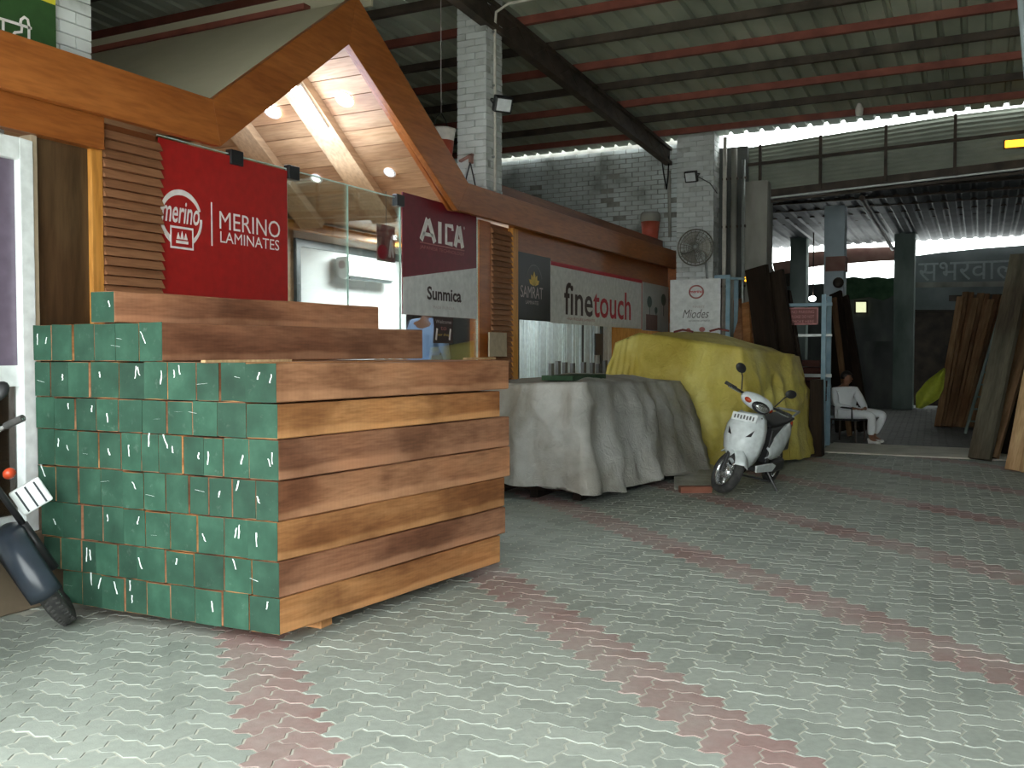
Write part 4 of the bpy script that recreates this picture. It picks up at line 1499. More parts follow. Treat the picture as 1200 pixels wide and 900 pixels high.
u_of = lambda px, py: (onPlane(px, py, near_c, nd) - near_c).dot(u)
tops = [r[1:3] for r in rows[1:]] + [(341, 341)]
zrow = []
for i, (rn, yl, yr, cols, pe) in enumerate(rows):
    # mean of the two ends gives the height of the course
    z0 = .5 * (onPlane(cols[0], yl, near_c, nd).z + onPlane(cols[-1], yr, near_c, nd).z)
    zrow.append(z0)
zrow.append(onPlane(120, 341, near_c, nd).z)
zrow[0] = .075
perp = Vector((-d.y, d.x, 0))
WCOS = abs(u.dot(perp))
SHEAR = u.dot(d) / u.dot(perp)
print('SHEAR', SHEAR, WCOS, math.degrees(math.atan2(d.x, d.y)), Ls)


def beam(x0, length, u0, u1, z0, z1, mat, label, chalk, seed):
    """One squared timber: local x along it, its painted end at local x = 0."""
    w, h = (u1 - u0) * WCOS, z1 - z0
    base = near_c + u * ((u0 + u1) / 2) + d * x0
    base.z = z0
    R_ = random.Random(seed)
    j = lambda a: R_.uniform(-a, a)
    t = link(bpy.data.objects.new('timber_beam', None))
    n = 5
    rings = []
    ca, sa = d, Vector((-d.y, d.x, 0))
    bv = .006
    vs, fs = [], []
    for k in range(n + 1):
        x = length * k / n
        dy, dz = (0, 0) if k == 0 else (j(.004), j(.003))
        dw, dh = j(.003), j(.003) if k not in (0,) else 0
        hw, hh = w / 2 - .0015 + dw, h
        prof = [(-hw + bv, 0), (hw - bv, 0), (hw, bv), (hw, hh - bv), (hw - bv, hh - .001), (-hw + bv, hh - .001), (-hw, hh - bv), (-hw, bv)]
        for (py_, pz_) in prof:
            vs.append((x + py_ * SHEAR, py_ + dy, pz_ + dz * (1 if pz_ > h / 2 else 0)))
    for k in range(n):
        for q in range(8):
            fs.append((k * 8 + q, k * 8 + (q + 1) % 8, (k + 1) * 8 + (q + 1) % 8, (k + 1) * 8 + q))
    fs.append(tuple(range(8))[::-1])
    fs.append(tuple(n * 8 + q for q in range(8)))
    me = bpy.data.meshes.new('timber_beam')
    me.from_pydata(vs, [], fs)
    me.materials.append(M[mat])
    bpy.data.objects.remove(t)
    o = link(bpy.data.objects.new('timber_beam', me))
    # the ends form one face although the beams run a little askew to it
    o.location = base
    o.rotation_euler = (0, 0, ang + j(.002))
    tag(o, label, 'timber beam', 'green-ended timber beams in the stack')
    # painted end: thin film with a ragged outline
    e = .0015
    q = []
    for (sy, sz) in ((-1, 0), (0, 0), (1, 0), (1, .5), (1, 1), (0, 1), (-1, 1), (-1, .5)):
        yy = sy * (w / 2 - e - abs(j(.002)))
        q.append((-.0005 + yy * SHEAR, yy, (e if sz == 0 else h - e if sz == 1 else h / 2) + j(.0025)))
    m = MB(); m.prism(q, (-.0025, 0, 0))
    m.build('painted_end', 'green_end', o, local=True)['label'] = 'green painted end'
    for c in range(chalk):
        cy, cz = R_.uniform(-w * .35, w * .35), R_.uniform(h * .25, h * .7)
        a = R_.choice((-.12 + j(.2), -.2 + j(.15), .3 + j(.2), j(.1), 1.5 + j(.2)))
        ln = R_.uniform(.03, .08)
        pts = []
        for k in range(5):
            s = k / 4
            pts.append((cy + math.sin(a) * ln * s + j(.003), cz + math.cos(a) * ln * s))
        m = MB()
        vv = []
        for k, (a_, b_) in enumerate(pts):
            ww = .002 + R_.uniform(0, .003)
            vv += [(-.0034 + (a_ - ww) * SHEAR, a_ - ww, b_), (-.0034 + (a_ + ww) * SHEAR, a_ + ww, b_)]
        kk = len(vv)
        vv += [(x - .001, y, z) for x, y, z in vv]
        ff = []
        for k in range(4):
            b = 2 * k
            ff += [(b, b + 1, b + 3, b + 2), (kk + b, kk + b + 2, kk + b + 3, kk + b + 1)]
        m.add(vv, ff)
        m.build('chalk_mark', 'chalk', o, local=True)['label'] = 'white chalk mark'
    return o


rowname = {1: 'bottom row', 2: 'second row from the ground', 3: 'third row from the ground', 4: 'fourth row from the ground', 5: 'fifth row from the ground', 6: 'sixth row from the ground', 7: 'seventh row from the ground', 8: 'short eighth row'}
skew = d.dot(u)
for i, (rn, yl, yr, cols, pe) in enumerate(rows):
    z0, z1 = zrow[i], zrow[i + 1]
    ym = .5 * (yl + yr)
    ymid = lambda px: yl + (yr - yl) * (px - cols[0]) / (cols[-1] - cols[0]) - 20
    us = [u_of(c, ymid(c)) for c in cols]
    pend = onPlane(pe, 0.5 * (yl + yr) - 20, near_c + u * us[-1], side_n)
    Lrow = (pend - (near_c + u * us[-1])).dot(d)
    nb = len(cols) - 1
    for k in range(nb):
        u1, u0 = us[k], us[k + 1]
        idx = nb - k
        if rn == 9:
            lb = 'single short timber beam lying on top of the whole stack'
        else:
            lb = f'green-ended timber beam, {ORD[idx]} from the aisle corner in the {rowname[rn]}'
        L = Lrow if k == nb - 1 else Lrow + U(-.12, .06)
        L = max(1.2, L - (0 if k == nb - 1 else .03))
        mt = mats_row[rn] if k == nb - 1 else rnd.choice(['timber_a', 'timber_b', 'timber_c'])
        beam(U(-.006, .006), L, u0 + rnd.choice((.0005, .0006, .001, .004)), u1 - rnd.choice((.0005, .0006, .001, .003)), z0 + .0005, z1 - U(.001, .009), mt, lb, rnd.choice((0, 0, 1, 1, 1, 2)) if rn < 9 else 2, rn * 100 + k)
# timber bearers under the stack
for k, (px, py, s) in enumerate(((384, 735, (.10, .16, .072)), (556, 666, (.10, .12, .072)))):
    p = onZ(px, py, 0)
    p -= side_n * .07
    m = MB(); m.box((0, 0, s[2] / 2), (s[0], 1.55, s[2]))
    for v in m.bm.verts:
        pass
    o = m.build('bearer_block', 'timber_a', None)
    o.rotation_euler = (0, 0, math.atan2(u.y, u.x) - PI / 2)
    o.location = p + u * .72
    tag(o, ['near', 'far'][k] + ' timber bearer under the stack of green-ended beams', 'timber block', 'bearers under the stack')
# thin laths between the courses
for k, (px0, px1, py) in enumerate(((238, 340, 420.5), (545, 579, 421))):
    a = onPlane(px0, py, near_c - u * 0.0 + u * .1, side_n); b = onPlane(px1, py, near_c + u * .1, side_n)
    a.z = b.z = zrow[7] + .006
    m = MB(); m.box((a + b) / 2, ((b - a).length, .03, .012), Rz(math.atan2((b - a).y, (b - a).x)))
    tag(m.build('wooden_lath', 'plank_light', origin=(a + b) / 2), ['thin pale lath lying on the stack near the painted ends', 'thin pale lath at the far end of the stack top'][k], 'lath')

# ================================================================== TARPAULINS
def drape(name, label, top, bot, mat, seed, fold=.05, nfold=26, cen=None, hem=0.0, nv=30, lift=0.0):
    """Cloth over a heap: outline at the top edge, outline at the hem, folds growing towards the hem."""
    R_ = random.Random(seed)
    n = len(top)
    per = 44
    T, B = [], []
    corner = []
    for i in range(n):
        a, b = Vector(top[i]), Vector(top[(i + 1) % n])
        c, e = Vector(bot[i]), Vector(bot[(i + 1) % n])
        for k in range(per):
            s = k / per
            T.append(a.lerp(b, s)); B.append(c.lerp(e, s))
            corner.append(min(s, 1 - s))
    N_ = len(T)
    cen = Vector(cen) if cen else sum(T, Vector()) / N_
    ph = [R_.uniform(0, 6.28) for _ in range(6)]
    fr = [R_.randint(nfold // 3, nfold) for _ in range(6)]
    am = [R_.uniform(.4, 1) for _ in range(6)]
    def out(i):
        t = (T[(i + 1) % N_] - T[i - 1]); t.z = 0
        if t.length < 1e-6:
            return Vector((0, 0, 0))
        t.normalize()
        o = Vector((t.y, -t.x, 0))
        if o.dot(T[i] - cen) < 0:
            o = -o
        return o
    m = MB()
    rings = []
    for f in (0.02, .25, .5, .75, .92):
        rg = []
        for i in range(N_):
            p = cen.lerp(T[i], f)
            p.z += .03 * noise.noise(p * 2.2) + .02 * noise.noise(p * 6) - .045 * (f > .9)
            rg.append(p)
        rings.append(rg)
    for j in range(nv + 1):
        v = j / nv
        rg = []
        for i in range(N_):
            p = T[i].lerp(B[i], v)
            a = i / N_ * 2 * PI
            w = sum(am[k] * math.sin(fr[k] * a + ph[k] + .8 * v * math.sin(3 * a + k)) for k in range(6)) / 3
            g = (.12 + .88 * v)
            p = p + out(i) * (fold * w * g)
            q = p * 1.6
            rd = lambda x: (1 - abs(noise.noise(x))) ** 5
            p = p + out(i) * (.045 * noise.noise(q) + .03 * noise.noise(q * 2.7) + (.05 * rd(Vector((q.x * 1.3, q.y * 1.3, q.z * .8 + q.x * .6)) + Vector((seed, 0, 0))) + .03 * rd(q * 1.9 + Vector((0, seed, 3)))) * min(1, v * 4 + .1))
            if j == nv:
                p.z += hem * (.5 + .5 * math.sin(5 * a + ph[0])) + abs(.03 * noise.noise(q * 2))
            rg.append(p)
        rings.append(rg)
    vs = [p for rg in rings for p in rg]
    fs = []
    for j in range(len(rings) - 1):
        for i in range(N_):
            fs.append((j * N_ + i, j * N_ + (i + 1) % N_, (j + 1) * N_ + (i + 1) % N_, (j + 1) * N_ + i))
    fs.append(tuple(range(N_)))
    m.add(vs, fs)
    c0 = cen.copy(); c0.z = 0
    o = m.build(name, mat, None, smooth=True, origin=c0)
    tag(o, label, 'tarpaulin')
    return o


H = 1.2
drape('grey_tarpaulin', 'dusty grey tarpaulin over a low stack beside the timber beams', [(-4.75, 8.66, H - .04), (-3.52, 8.62, H + .0), (-3.42, 11.6, 1.13), (-4.75, 11.7, H)],
      [(-4.85, 8.5, .19), (-3.42, 8.52, .07), (-3.0, 11.35, .02), (-4.85, 11.85, .05)], 'tarp_grey', 3, .075, 26, (-4.1, 10.1, H + .05), hem=.05)
drape('yellow_tarpaulin', 'big yellow tarpaulin over a high stack behind the white scooter', [(-4.5, 12.15, 1.62), (-4.2, 12.3, 1.76), (-2.72, 11.92, 1.56), (-2.35, 13.4, 1.46), (-2.45, 14.6, 1.42), (-4.5, 14.7, 1.72)],
      [(-4.84, 11.95, .03), (-4.2, 11.9, .03), (-2.60, 11.75, .03), (-2.16, 13.3, .02), (-2.2, 14.8, .02), (-4.7, 14.9, .03)], 'tarp_yellow', 8, .05, 34, (-3.5, 13.4, 1.80), hem=.04)
# skirt of the yellow sheet on the left shoulder
pal = thing('pallet', 'dark low pallet showing under the hem of the grey tarpaulin', 'pallet', (-4.1, 10, 0))
for yk in (8.75, 9.6, 10.5, 11.3):
    m = MB(); m.box((-4.1, yk, .10), (1.2, .09, .04)); m.build('deck_board', 'plank_dark', pal)
for xk in (-4.6, -4.1, -3.62):
    m = MB(); m.box((xk, 10.05, .04), (.09, 2.7, .08)); m.build('runner', 'plank_dark', pal)
p = onZ(815, 577, 0)
m = MB(); m.box((0, 0, .035), (.34, .11, .07), jit=.004)
o = m.build('loose_brick', 'brick_red', bevel=.006); o.location = p; o.rotation_euler = (0, 0, YAW + .05)
tag(o, 'loose red brick on the floor between the tarpaulins and the scooter', 'brick')
m = MB()
a = onZ(790, 573, 0)
def ff(u_, v_):
    q = onZ(790 + 55 * u_, 575 - 22 * v_ - 4 * u_, 0)
    return (q.x, q.y, .02 + .10 * v_ * (1 - u_ * .7) + .03 * noise.noise(Vector((u_ * 5, v_ * 4, 1))))
m.grid(ff, 14, 8)
tag(m.build('sheet_scrap', 'tarp_grey', smooth=True, solid=.005, origin=a), 'crumpled end of grey sheet on the floor before the yellow tarpaulin', 'sheet')
for k, (px, py) in enumerate(((800, 389), (842, 388))):
    a = onD(px, py, 12.6)
    m = MB(); m.tube([a + Vector((-.12, 0, 0)), a + Vector((0, 0, .03)), a + Vector((.14, .02, 0))], .014, 6)
    tag(m.build('rope_end', 'maroon_paint', origin=a), f'{["first", "second"][k]} loose red rope end lying on the yellow tarpaulin', 'rope')
m = MB(); a, b = onX(671, 444, -3.75), onX(710, 440, -3.75); m.span((-4.1, a.y, 1.20), (-3.75, b.y, 1.25))
tag(m.build('green_board', 'hedge', origin=(-3.9, a.y, 1.2)), 'dark green board lying on top of the grey tarpaulin', 'board')

# ================================================================== SCOOTER
def scooter():
    fc = LD(2.26, 9.72); rc = LD(2.96, 10.76)
    fwd = (fc - rc); fwd.z = 0
    hd = math.atan2(fwd.y, fwd.x)
    base = fc - fwd.normalized() * .62
    root = thing('scooter', 'white motor scooter on its stand in front of the yellow tarpaulin', 'scooter', base, (0, 0, 0))
    lean = math.radians(-9)       # on the side stand, to its own left
    root.rotation_euler = Euler((lean, 0, hd), 'XYZ')
    Tm = Matrix()
    # steering: turned to its left about a raked axis
    piv = Vector((.40, 0, .86)); ax = Vector((-.42, 0, .9)).normalized()
    S = Matrix.Translation(piv) @ Matrix.Rotation(math.radians(52), 4, ax) @ Matrix.Translation(-piv)
    K = dict(parent=root, local=True)

    def wheel(cx, r, w, T, nm):
        R_ = frame((1, 0, 0), (0, 1, 0))
        m = MB(T); m.lathe([(r - .075, -w * .4), (r - .03, -w * .5), (r - .006, -w * .32), (r, 0), (r - .006, w * .32), (r - .03, w * .5), (r - .075, w * .4), (r - .075, -w * .4)], (cx, 0, r), R_, 28)
        t = m.build(nm, 'rubber', smooth=True, **K)
        m = MB(T); m.lathe([(r - .072, -w * .38), (r - .085, -w * .34), (r - .085, w * .34), (r - .072, w * .38)], (cx, 0, r), R_, 28)
        m.lathe([(.001, -.05), (.065, -.05), (.08, -.02), (.08, .02), (.065, .05), (.001, .05)], (cx, 0, r), R_, 18)
        for k in range(5):
            a = 2 * PI * k / 5
            m.tube([(cx + math.cos(a) * .06, 0, r + math.sin(a) * .06), (cx + math.cos(a) * (r - .085), 0, r + math.sin(a) * (r - .085))], .018, 6)
        o = m.build('rim', 'chrome', parent=t, local=True, smooth=True)
        return t
    wheel(.62, .235, .10, S, 'front_wheel')
    wheel(-.62, .235, .10, Matrix(), 'rear_wheel')
    # fork legs and mudguard
    m = MB(S)
    for s in (-1, 1):
        m.tube([(.62, s * .075, .215), (.56, s * .07, .40), (.49, s * .05, .55)], .02, 8)
    m.build('fork', 'black', **K)
    m = MB(S)
    def mud(u_, v_):
        a = math.radians(38 + 112 * v_)
        rr = .272
        y = (u_ - .5) * .17
        return (.62 + math.cos(a) * (rr - abs(u_ - .5) * .10), y, .235 + math.sin(a) * (rr - abs(u_ - .5) * .10) + .03 * v_)
    m.grid(mud, 8, 14); m.build('front_mudguard', 'white_gloss', smooth=True, solid=.008, **K)
    # front apron: a curved shield lofted through cross-sections
    secs = [(.50, .30, .10, .03), (.545, .38, .16, .06), (.57, .48, .205, .09), (.56, .60, .225, .10), (.525, .72, .22, .085), (.475, .82, .185, .06), (.43, .88, .12, .03)]
    def apron(u_, v_):
        f = v_ * (len(secs) - 1); i = min(int(f), len(secs) - 2); t = f - i
        x, z, hw, bow = [secs[i][k] * (1 - t) + secs[i + 1][k] * t for k in range(4)]
        s = (u_ - .5) * 2
        return (x + bow * (1 - abs(s) ** 2.2) - .10 * abs(s) ** 3, s * hw, z)
    m = MB(); m.grid(apron, 16, 18); m.build('front_apron', 'white_gloss', smooth=True, solid=.012, **K)
    # wheel arch panel below
    # number plate, indicators, emblem
    def on_apron(s, v_):
        return Vector(apron(.5 + s / 2, v_))
    p = on_apron(0, .86)
    m = MB(); m.box(p + Vector((.02, 0, .0)), (.012, .27, .085), Matrix.Rotation(math.radians(-24), 3, 'Y')); pl = m.build('number_plate', 'white_metal', bevel=.004, **K)
    m = MB()
    for k in range(7):
        m.box(p + Vector((.0275, -.10 + k * .033, .0 + (.003 if k % 2 else -.002))), (.004, .017, .042), Matrix.Rotation(math.radians(-24), 3, 'Y'))
    m.build('plate_characters', 'print_grey_dark', pl, local=True)
    for s in (-1, 1):
        m = MB()
        a, b, c_ = on_apron(s * .62, .66), on_apron(s * .34, .56), on_apron(s * .55, .57)
        off = Vector((.008, 0, 0))
        m.prism([a + off, b + off, c_ + off], (.006, 0, 0)); m.build('air_slot', 'black', **K)
        m = MB(); m.ball((.10, 0, 0), 0.001)
        m = MB(S); m.ball((.47, s * .135, .99), (.035, .05, .03), R=Matrix.Rotation(s * .5, 3, 'Z')); m.build('indicator', 'red_lens', smooth=True, **K)
    # handlebar cowl with headlight
    m = MB(S)
    def cowl(u_, v_):
        a = 2 * PI * u_; s = v_ * 2 - 1
        k = math.sqrt(max(0.02, 1 - abs(s) ** 2.4))
        return (.40 + .11 * k * math.cos(a) + .03 * (1 - s * s), s * .20, 1.0 + .085 * k * math.sin(a))
    m.grid(cowl, 18, 14, closed=True); m.build('handlebar_cowl', 'white_gloss', smooth=True, **K)
    m = MB(S); m.ball((.525, 0, .975), (.04, .115, .06)); hl = m.build('headlight', 'black', smooth=True, **K)
    m = MB(S); m.ball((.553, 0, .978), (.022, .085, .04)); m.build('headlight_lens', 'chrome', parent=hl, local=True, smooth=True)
    m = MB(S); m.tube([(.36, -.40, 1.03), (.385, -.2, 1.02), (.40, 0, 1.0), (.385, .2, 1.02), (.36, .40, 1.03)], .014, 8); hb = m.build('handlebar', 'black', **K)
    for s in (-1, 1):
        m = MB(S); m.tube([(.358, s * .41, 1.03), (.375, s * .28, 1.026)], .019, 10); m.build('grip', 'rubber', hb, local=True)
        m = MB(S); m.tube([(.43, s * .40, 1.015), (.415, s * .24, 1.01)], .008, 6); m.build('brake_lever', 'chrome', hb, local=True)
        m = MB(S); m.tube([(.385, s * .22, 1.04), (.36, s * .28, 1.17), (.35, s * .31, 1.2)], .007, 6); m.build('mirror_stem', 'black', **K)
        m = MB(S); m.ball((.345, s * .335, 1.235), (.018, .068, .048), R=Matrix.Rotation(s * .25, 3, 'X')); m.build('mirror', 'black', smooth=True, **K)
    # leg shield back, floorboard
    m = MB(); m.box((.20, 0, .30), (.46, .34, .05)); m.build('floorboard', 'black', bevel=.012, **K)
    for s in (-1, 1):
        m = MB(); m.prism([(.45, s * .17, .27), (.0, s * .19, .24), (-.08, s * .20, .30), (.02, s * .19, .335), (.46, s * .165, .345)], (0, s * .02, 0)); m.build('footboard_panel', 'white_gloss', bevel=.006, **K)
    m = MB(); m.prism([(.48, -.12, .36), (.48, .12, .36), (.43, .15, .84), (.43, -.15, .84)], (-.05, 0, .0)); m.build('leg_shield', 'black', bevel=.01, **K)
    # side panels
    for s in (-1, 1):
        secs2 = [(.02, .36, .48, .16), (-.15, .34, .60, .19), (-.40, .36, .70, .19), (-.65, .46, .74, .15), (-.86, .58, .74, .06)]
        def side(u_, v_):
            f = u_ * (len(secs2) - 1); i = min(int(f), len(secs2) - 2); t = f - i
            x, zl, zh, w = [secs2[i][k] * (1 - t) + secs2[i + 1][k] * t for k in range(4)]
            b = math.sin(PI * (.12 + .76 * v_))
            return (x, s * w * (.55 + .45 * b), zl + (zh - zl) * v_)
        m = MB(); m.grid(side, 16, 10); m.build('side_panel', 'white_gloss', smooth=True, solid=.01, **K)
    m = MB(); m.prism([(.02, -.13, .30), (.02, .13, .30), (-.02, .14, .68), (-.02, -.14, .68)], (-.10, 0, .0)); m.build('seat_front', 'black', bevel=.01, **K)
    m = MB()
    def seat(u_, v_):
        x = .04 - .82 * v_
        hw = .125 + .03 * math.sin(PI * v_)
        a = PI * (1 - u_)
        return (x, hw * math.cos(a), .70 + .05 * v_ + .075 * math.sin(a) ** .7 * (1 if 0 < v_ < 1 else .5))
    m.grid(seat, 12, 16); m.build('seat', 'seat', smooth=True, solid=.01, **K)
    m = MB(); m.span((-.72, -.13, .40), (-.02, .13, .70)); m.build('under_seat_box', 'black', bevel=.02, **K)
    m = MB(); m.tube([(-.62, .15, .80), (-.92, .12, .83), (-.95, 0, .83), (-.92, -.12, .83), (-.62, -.15, .80)], .014, 8); m.build('grab_rail', 'grey_steel', **K)
    m = MB(); m.box((-.88, 0, .68), (.05, .16, .07)); m.build('tail_lamp', 'red_lens', bevel=.012, **K)
    m = MB(); m.span((-.70, .02, .16), (-.20, .12, .30)); m.build('engine_case', 'black', bevel=.03, **K)
    m = MB(); m.tube([(-.15, -.15, .24), (-.5, -.17, .27), (-.9, -.17, .33)], [.03, .055, .055], 12); m.build('exhaust', 'grey_steel', **K)
    m = MB(); m.tube([(.02, .14, .26), (.02, .24, .13), (.03, .31, .042)], .012, 6); m.build('side_stand', 'black', **K)
    m = MB(); m.tube([(-.1, .1, .2), (-.16, .17, .10), (-.14, -.17, .10), (-.1, -.1, .2)], .012, 6); m.build('centre_stand', 'black', **K)
    return root


scooter()

# ================================================================== MOTORCYCLE at the plinth (only its front end is in view)
def motorcycle():
    c0 = onZ(72, 735, 0)
    hd = math.radians(104)
    base = c0 - Vector((math.cos(hd), math.sin(hd), 0)) * .64
    root = thing('motorcycle', 'dark motorcycle leaning on its stand between the plinth and the timber stack', 'motorcycle', base)
    root.rotation_euler = Euler((math.radians(-17), 0, hd), 'XYZ')
    K = dict(parent=root, local=True)
    piv = Vector((.30, 0, .85)); ax = Vector((-.45, 0, .9)).normalized()
    S = Matrix.Translation(piv) @ Matrix.Rotation(math.radians(40), 4, ax) @ Matrix.Translation(-piv)
    R_ = frame((1, 0, 0), (0, 1, 0))
    def wheel(cx, T, nm):
        r, w = .30, .10
        m = MB(T); m.lathe([(r - .07, -.03), (r - .04, -w / 2), (r - .012, -w * .4), (r, -.012), (r, .012), (r - .012, w * .4), (r - .04, w / 2), (r - .07, .03), (r - .07, -.03)], (cx, 0, r), R_, 36)
        t = m.build(nm, 'rubber', smooth=True, **K)
        m = MB(T)
        for k in range(56):
            a = 2 * PI * k / 56
            for s in (-1, 1):
                m.box((cx + math.cos(a) * (r - .005), s * .022, r + math.sin(a) * (r - .005)), (.010, .022, .014), Matrix.Rotation(-a, 3, 'Y') @ Matrix.Rotation(s * .4, 3, 'X'))
        m.build('tread', 'rubber', parent=t, local=True, weld=False)
        m = MB(T); m.lathe([(r - .068, -.03), (r - .085, -.028), (r - .085, .028), (r - .068, .03)], (cx, 0, r), R_, 30)
        m.lathe([(.001, -.06), (.05, -.06), (.06, 0), (.05, .06), (.001, .06)], (cx, 0, r), R_, 14)
        for k in range(10):
            a = 2 * PI * k / 10
            m.tube([(cx + math.cos(a) * .05, (.03 if k % 2 else -.03), r + math.sin(a) * .05), (cx + math.cos(a) * (r - .085), 0, r + math.sin(a) * (r - .085))], .006, 5)
        m.build('rim', 'chrome', parent=t, local=True, smooth=True)
    wheel(.64, S, 'front_wheel'); wheel(-.62, Matrix(), 'rear_wheel')
    m = MB(S)
    def mud(u_, v_):
        a = math.radians(20 + 185 * v_)
        s = (u_ - .5) * 2
        rr = .345 - .045 * abs(s) ** 2
        return (.64 + math.cos(a) * rr, s * .085, .30 + math.sin(a) * rr)
    m.grid(mud, 10, 22); m.build('front_mudguard', 'slate', smooth=True, solid=.006, **K)
    m = MB(S)
    for s in (-1, 1):
        m.tube([(.64, s * .085, .30), (.52, s * .085, .58)], .026, 10)
        m.tube([(.52, s * .085, .58), (.34, s * .085, .98)], .018, 10)
    m.build('fork', 'black', smooth=True, **K)
    m = MB(S); m.box((.60, -.19, .70), (.03, .17, .15), Matrix.Rotation(math.radians(-20), 3, 'Y')); pl = m.build('side_plate', 'white_metal', bevel=.01, **K)
    m = MB(S)
    for k in range(3):
        m.box((.60, -.24 + .05 * k, .70), (.036, .010, .13), Matrix.Rotation(math.radians(-20), 3, 'Y'))
    m.build('plate_stripe', 'slate', pl, local=True)
    m = MB(S); m.ball((.50, 0, .86), (.09, .10, .10)); m.build('headlight', 'black', smooth=True, **K)
    m = MB(S); m.ball((.585, 0, .86), (.02, .085, .085)); m.build('headlight_lens', 'lens', smooth=True, **K)
    for s in (-1, 1):
        m = MB(S); m.ball((.46, s * .17, .84), (.04, .035, .03)); m.build('indicator', 'red_lens', smooth=True, **K)
    m = MB(S); m.tube([(.18, -.38, 1.00), (.28, -.26, 1.03), (.34, -.08, 1.0), (.34, .08, 1.0), (.28, .26, 1.03), (.18, .38, 1.00)], .012, 8); hb = m.build('handlebar', 'chrome', **K)
    for s in (-1, 1):
        m = MB(S); m.tube([(.18, s * .38, 1.0), (.255, s * .29, 1.024)], .019, 10); m.build('grip', 'rubber', hb, local=True)
        m = MB(S); m.tube([(.29, s * .25, 1.03), (.25, s * .32, 1.16)], .006, 6); m.build('mirror_stem', 'chrome', **K)
        m = MB(S); m.ball((.25, s * .35, 1.20), (.02, .065, .045), R=Matrix.Rotation(s * .3, 3, 'X')); m.build('mirror', 'black', smooth=True, **K)
    m = MB()
    def tank(u_, v_):
        a = 2 * PI * u_
        k = max(.02, math.sin(PI * min(1, max(0, .06 + .9 * v_)))) ** .45
        return (.32 - .52 * v_, .125 * k * math.cos(a), .80 + .10 * k * math.sin(a) - .03 * v_)
    m.grid(tank, 18, 14, closed=True); m.build('fuel_tank', 'slate', smooth=True, **K)
    m = MB(); m.box((-.46, 0, .79), (.66, .24, .09)); m.build('seat', 'seat', bevel=.035, **K)
    m = MB(); m.tube([(.32, 0, .86), (.12, 0, .45), (-.15, 0, .33), (-.42, 0, .42), (-.75, 0, .74)], .022, 8); m.build('frame', 'black', smooth=True, **K)
    m = MB(); m.box((.0, 0, .40), (.32, .22, .26)); m.lathe([(.001, -.12), (.09, -.12), (.09, .12), (.001, .12)], (.02, 0, .36), R_, 16); m.build('engine', 'grey_steel', bevel=.02, **K)
    m = MB(); m.tube([(.12, -.12, .34), (.0, -.15, .22), (-.5, -.17, .28), (-.95, -.18, .36)], [.022, .022, .05, .05], 10); m.build('exhaust', 'chrome', smooth=True, **K)
    for s in (-1, 1):
        m = MB(); m.tube([(-.62, s * .12, .30), (-.50, s * .13, .70)], .022, 8); m.build('shock_absorber', 'chrome', **K)
    m = MB()
    def rm(u_, v_):
        a = math.radians(30 + 140 * v_)
        return (-.62 + math.cos(a) * .35, (u_ - .5) * .16, .30 + math.sin(a) * .36)
    m.grid(rm, 6, 14); m.build('rear_mudguard', 'black', smooth=True, solid=.006, **K)
    m = MB(); m.box((-.86, 0, .76), (.05, .12, .07)); m.build('tail_lamp', 'red_lens', bevel=.01, **K)
    m = MB(); m.tube([(-.05, .10, .30), (-.02, .26, .065)], .012, 6); m.build('side_stand', 'black', **K)


motorcycle()

# ================================================================== PEOPLE
def limb(pts):
    return pts


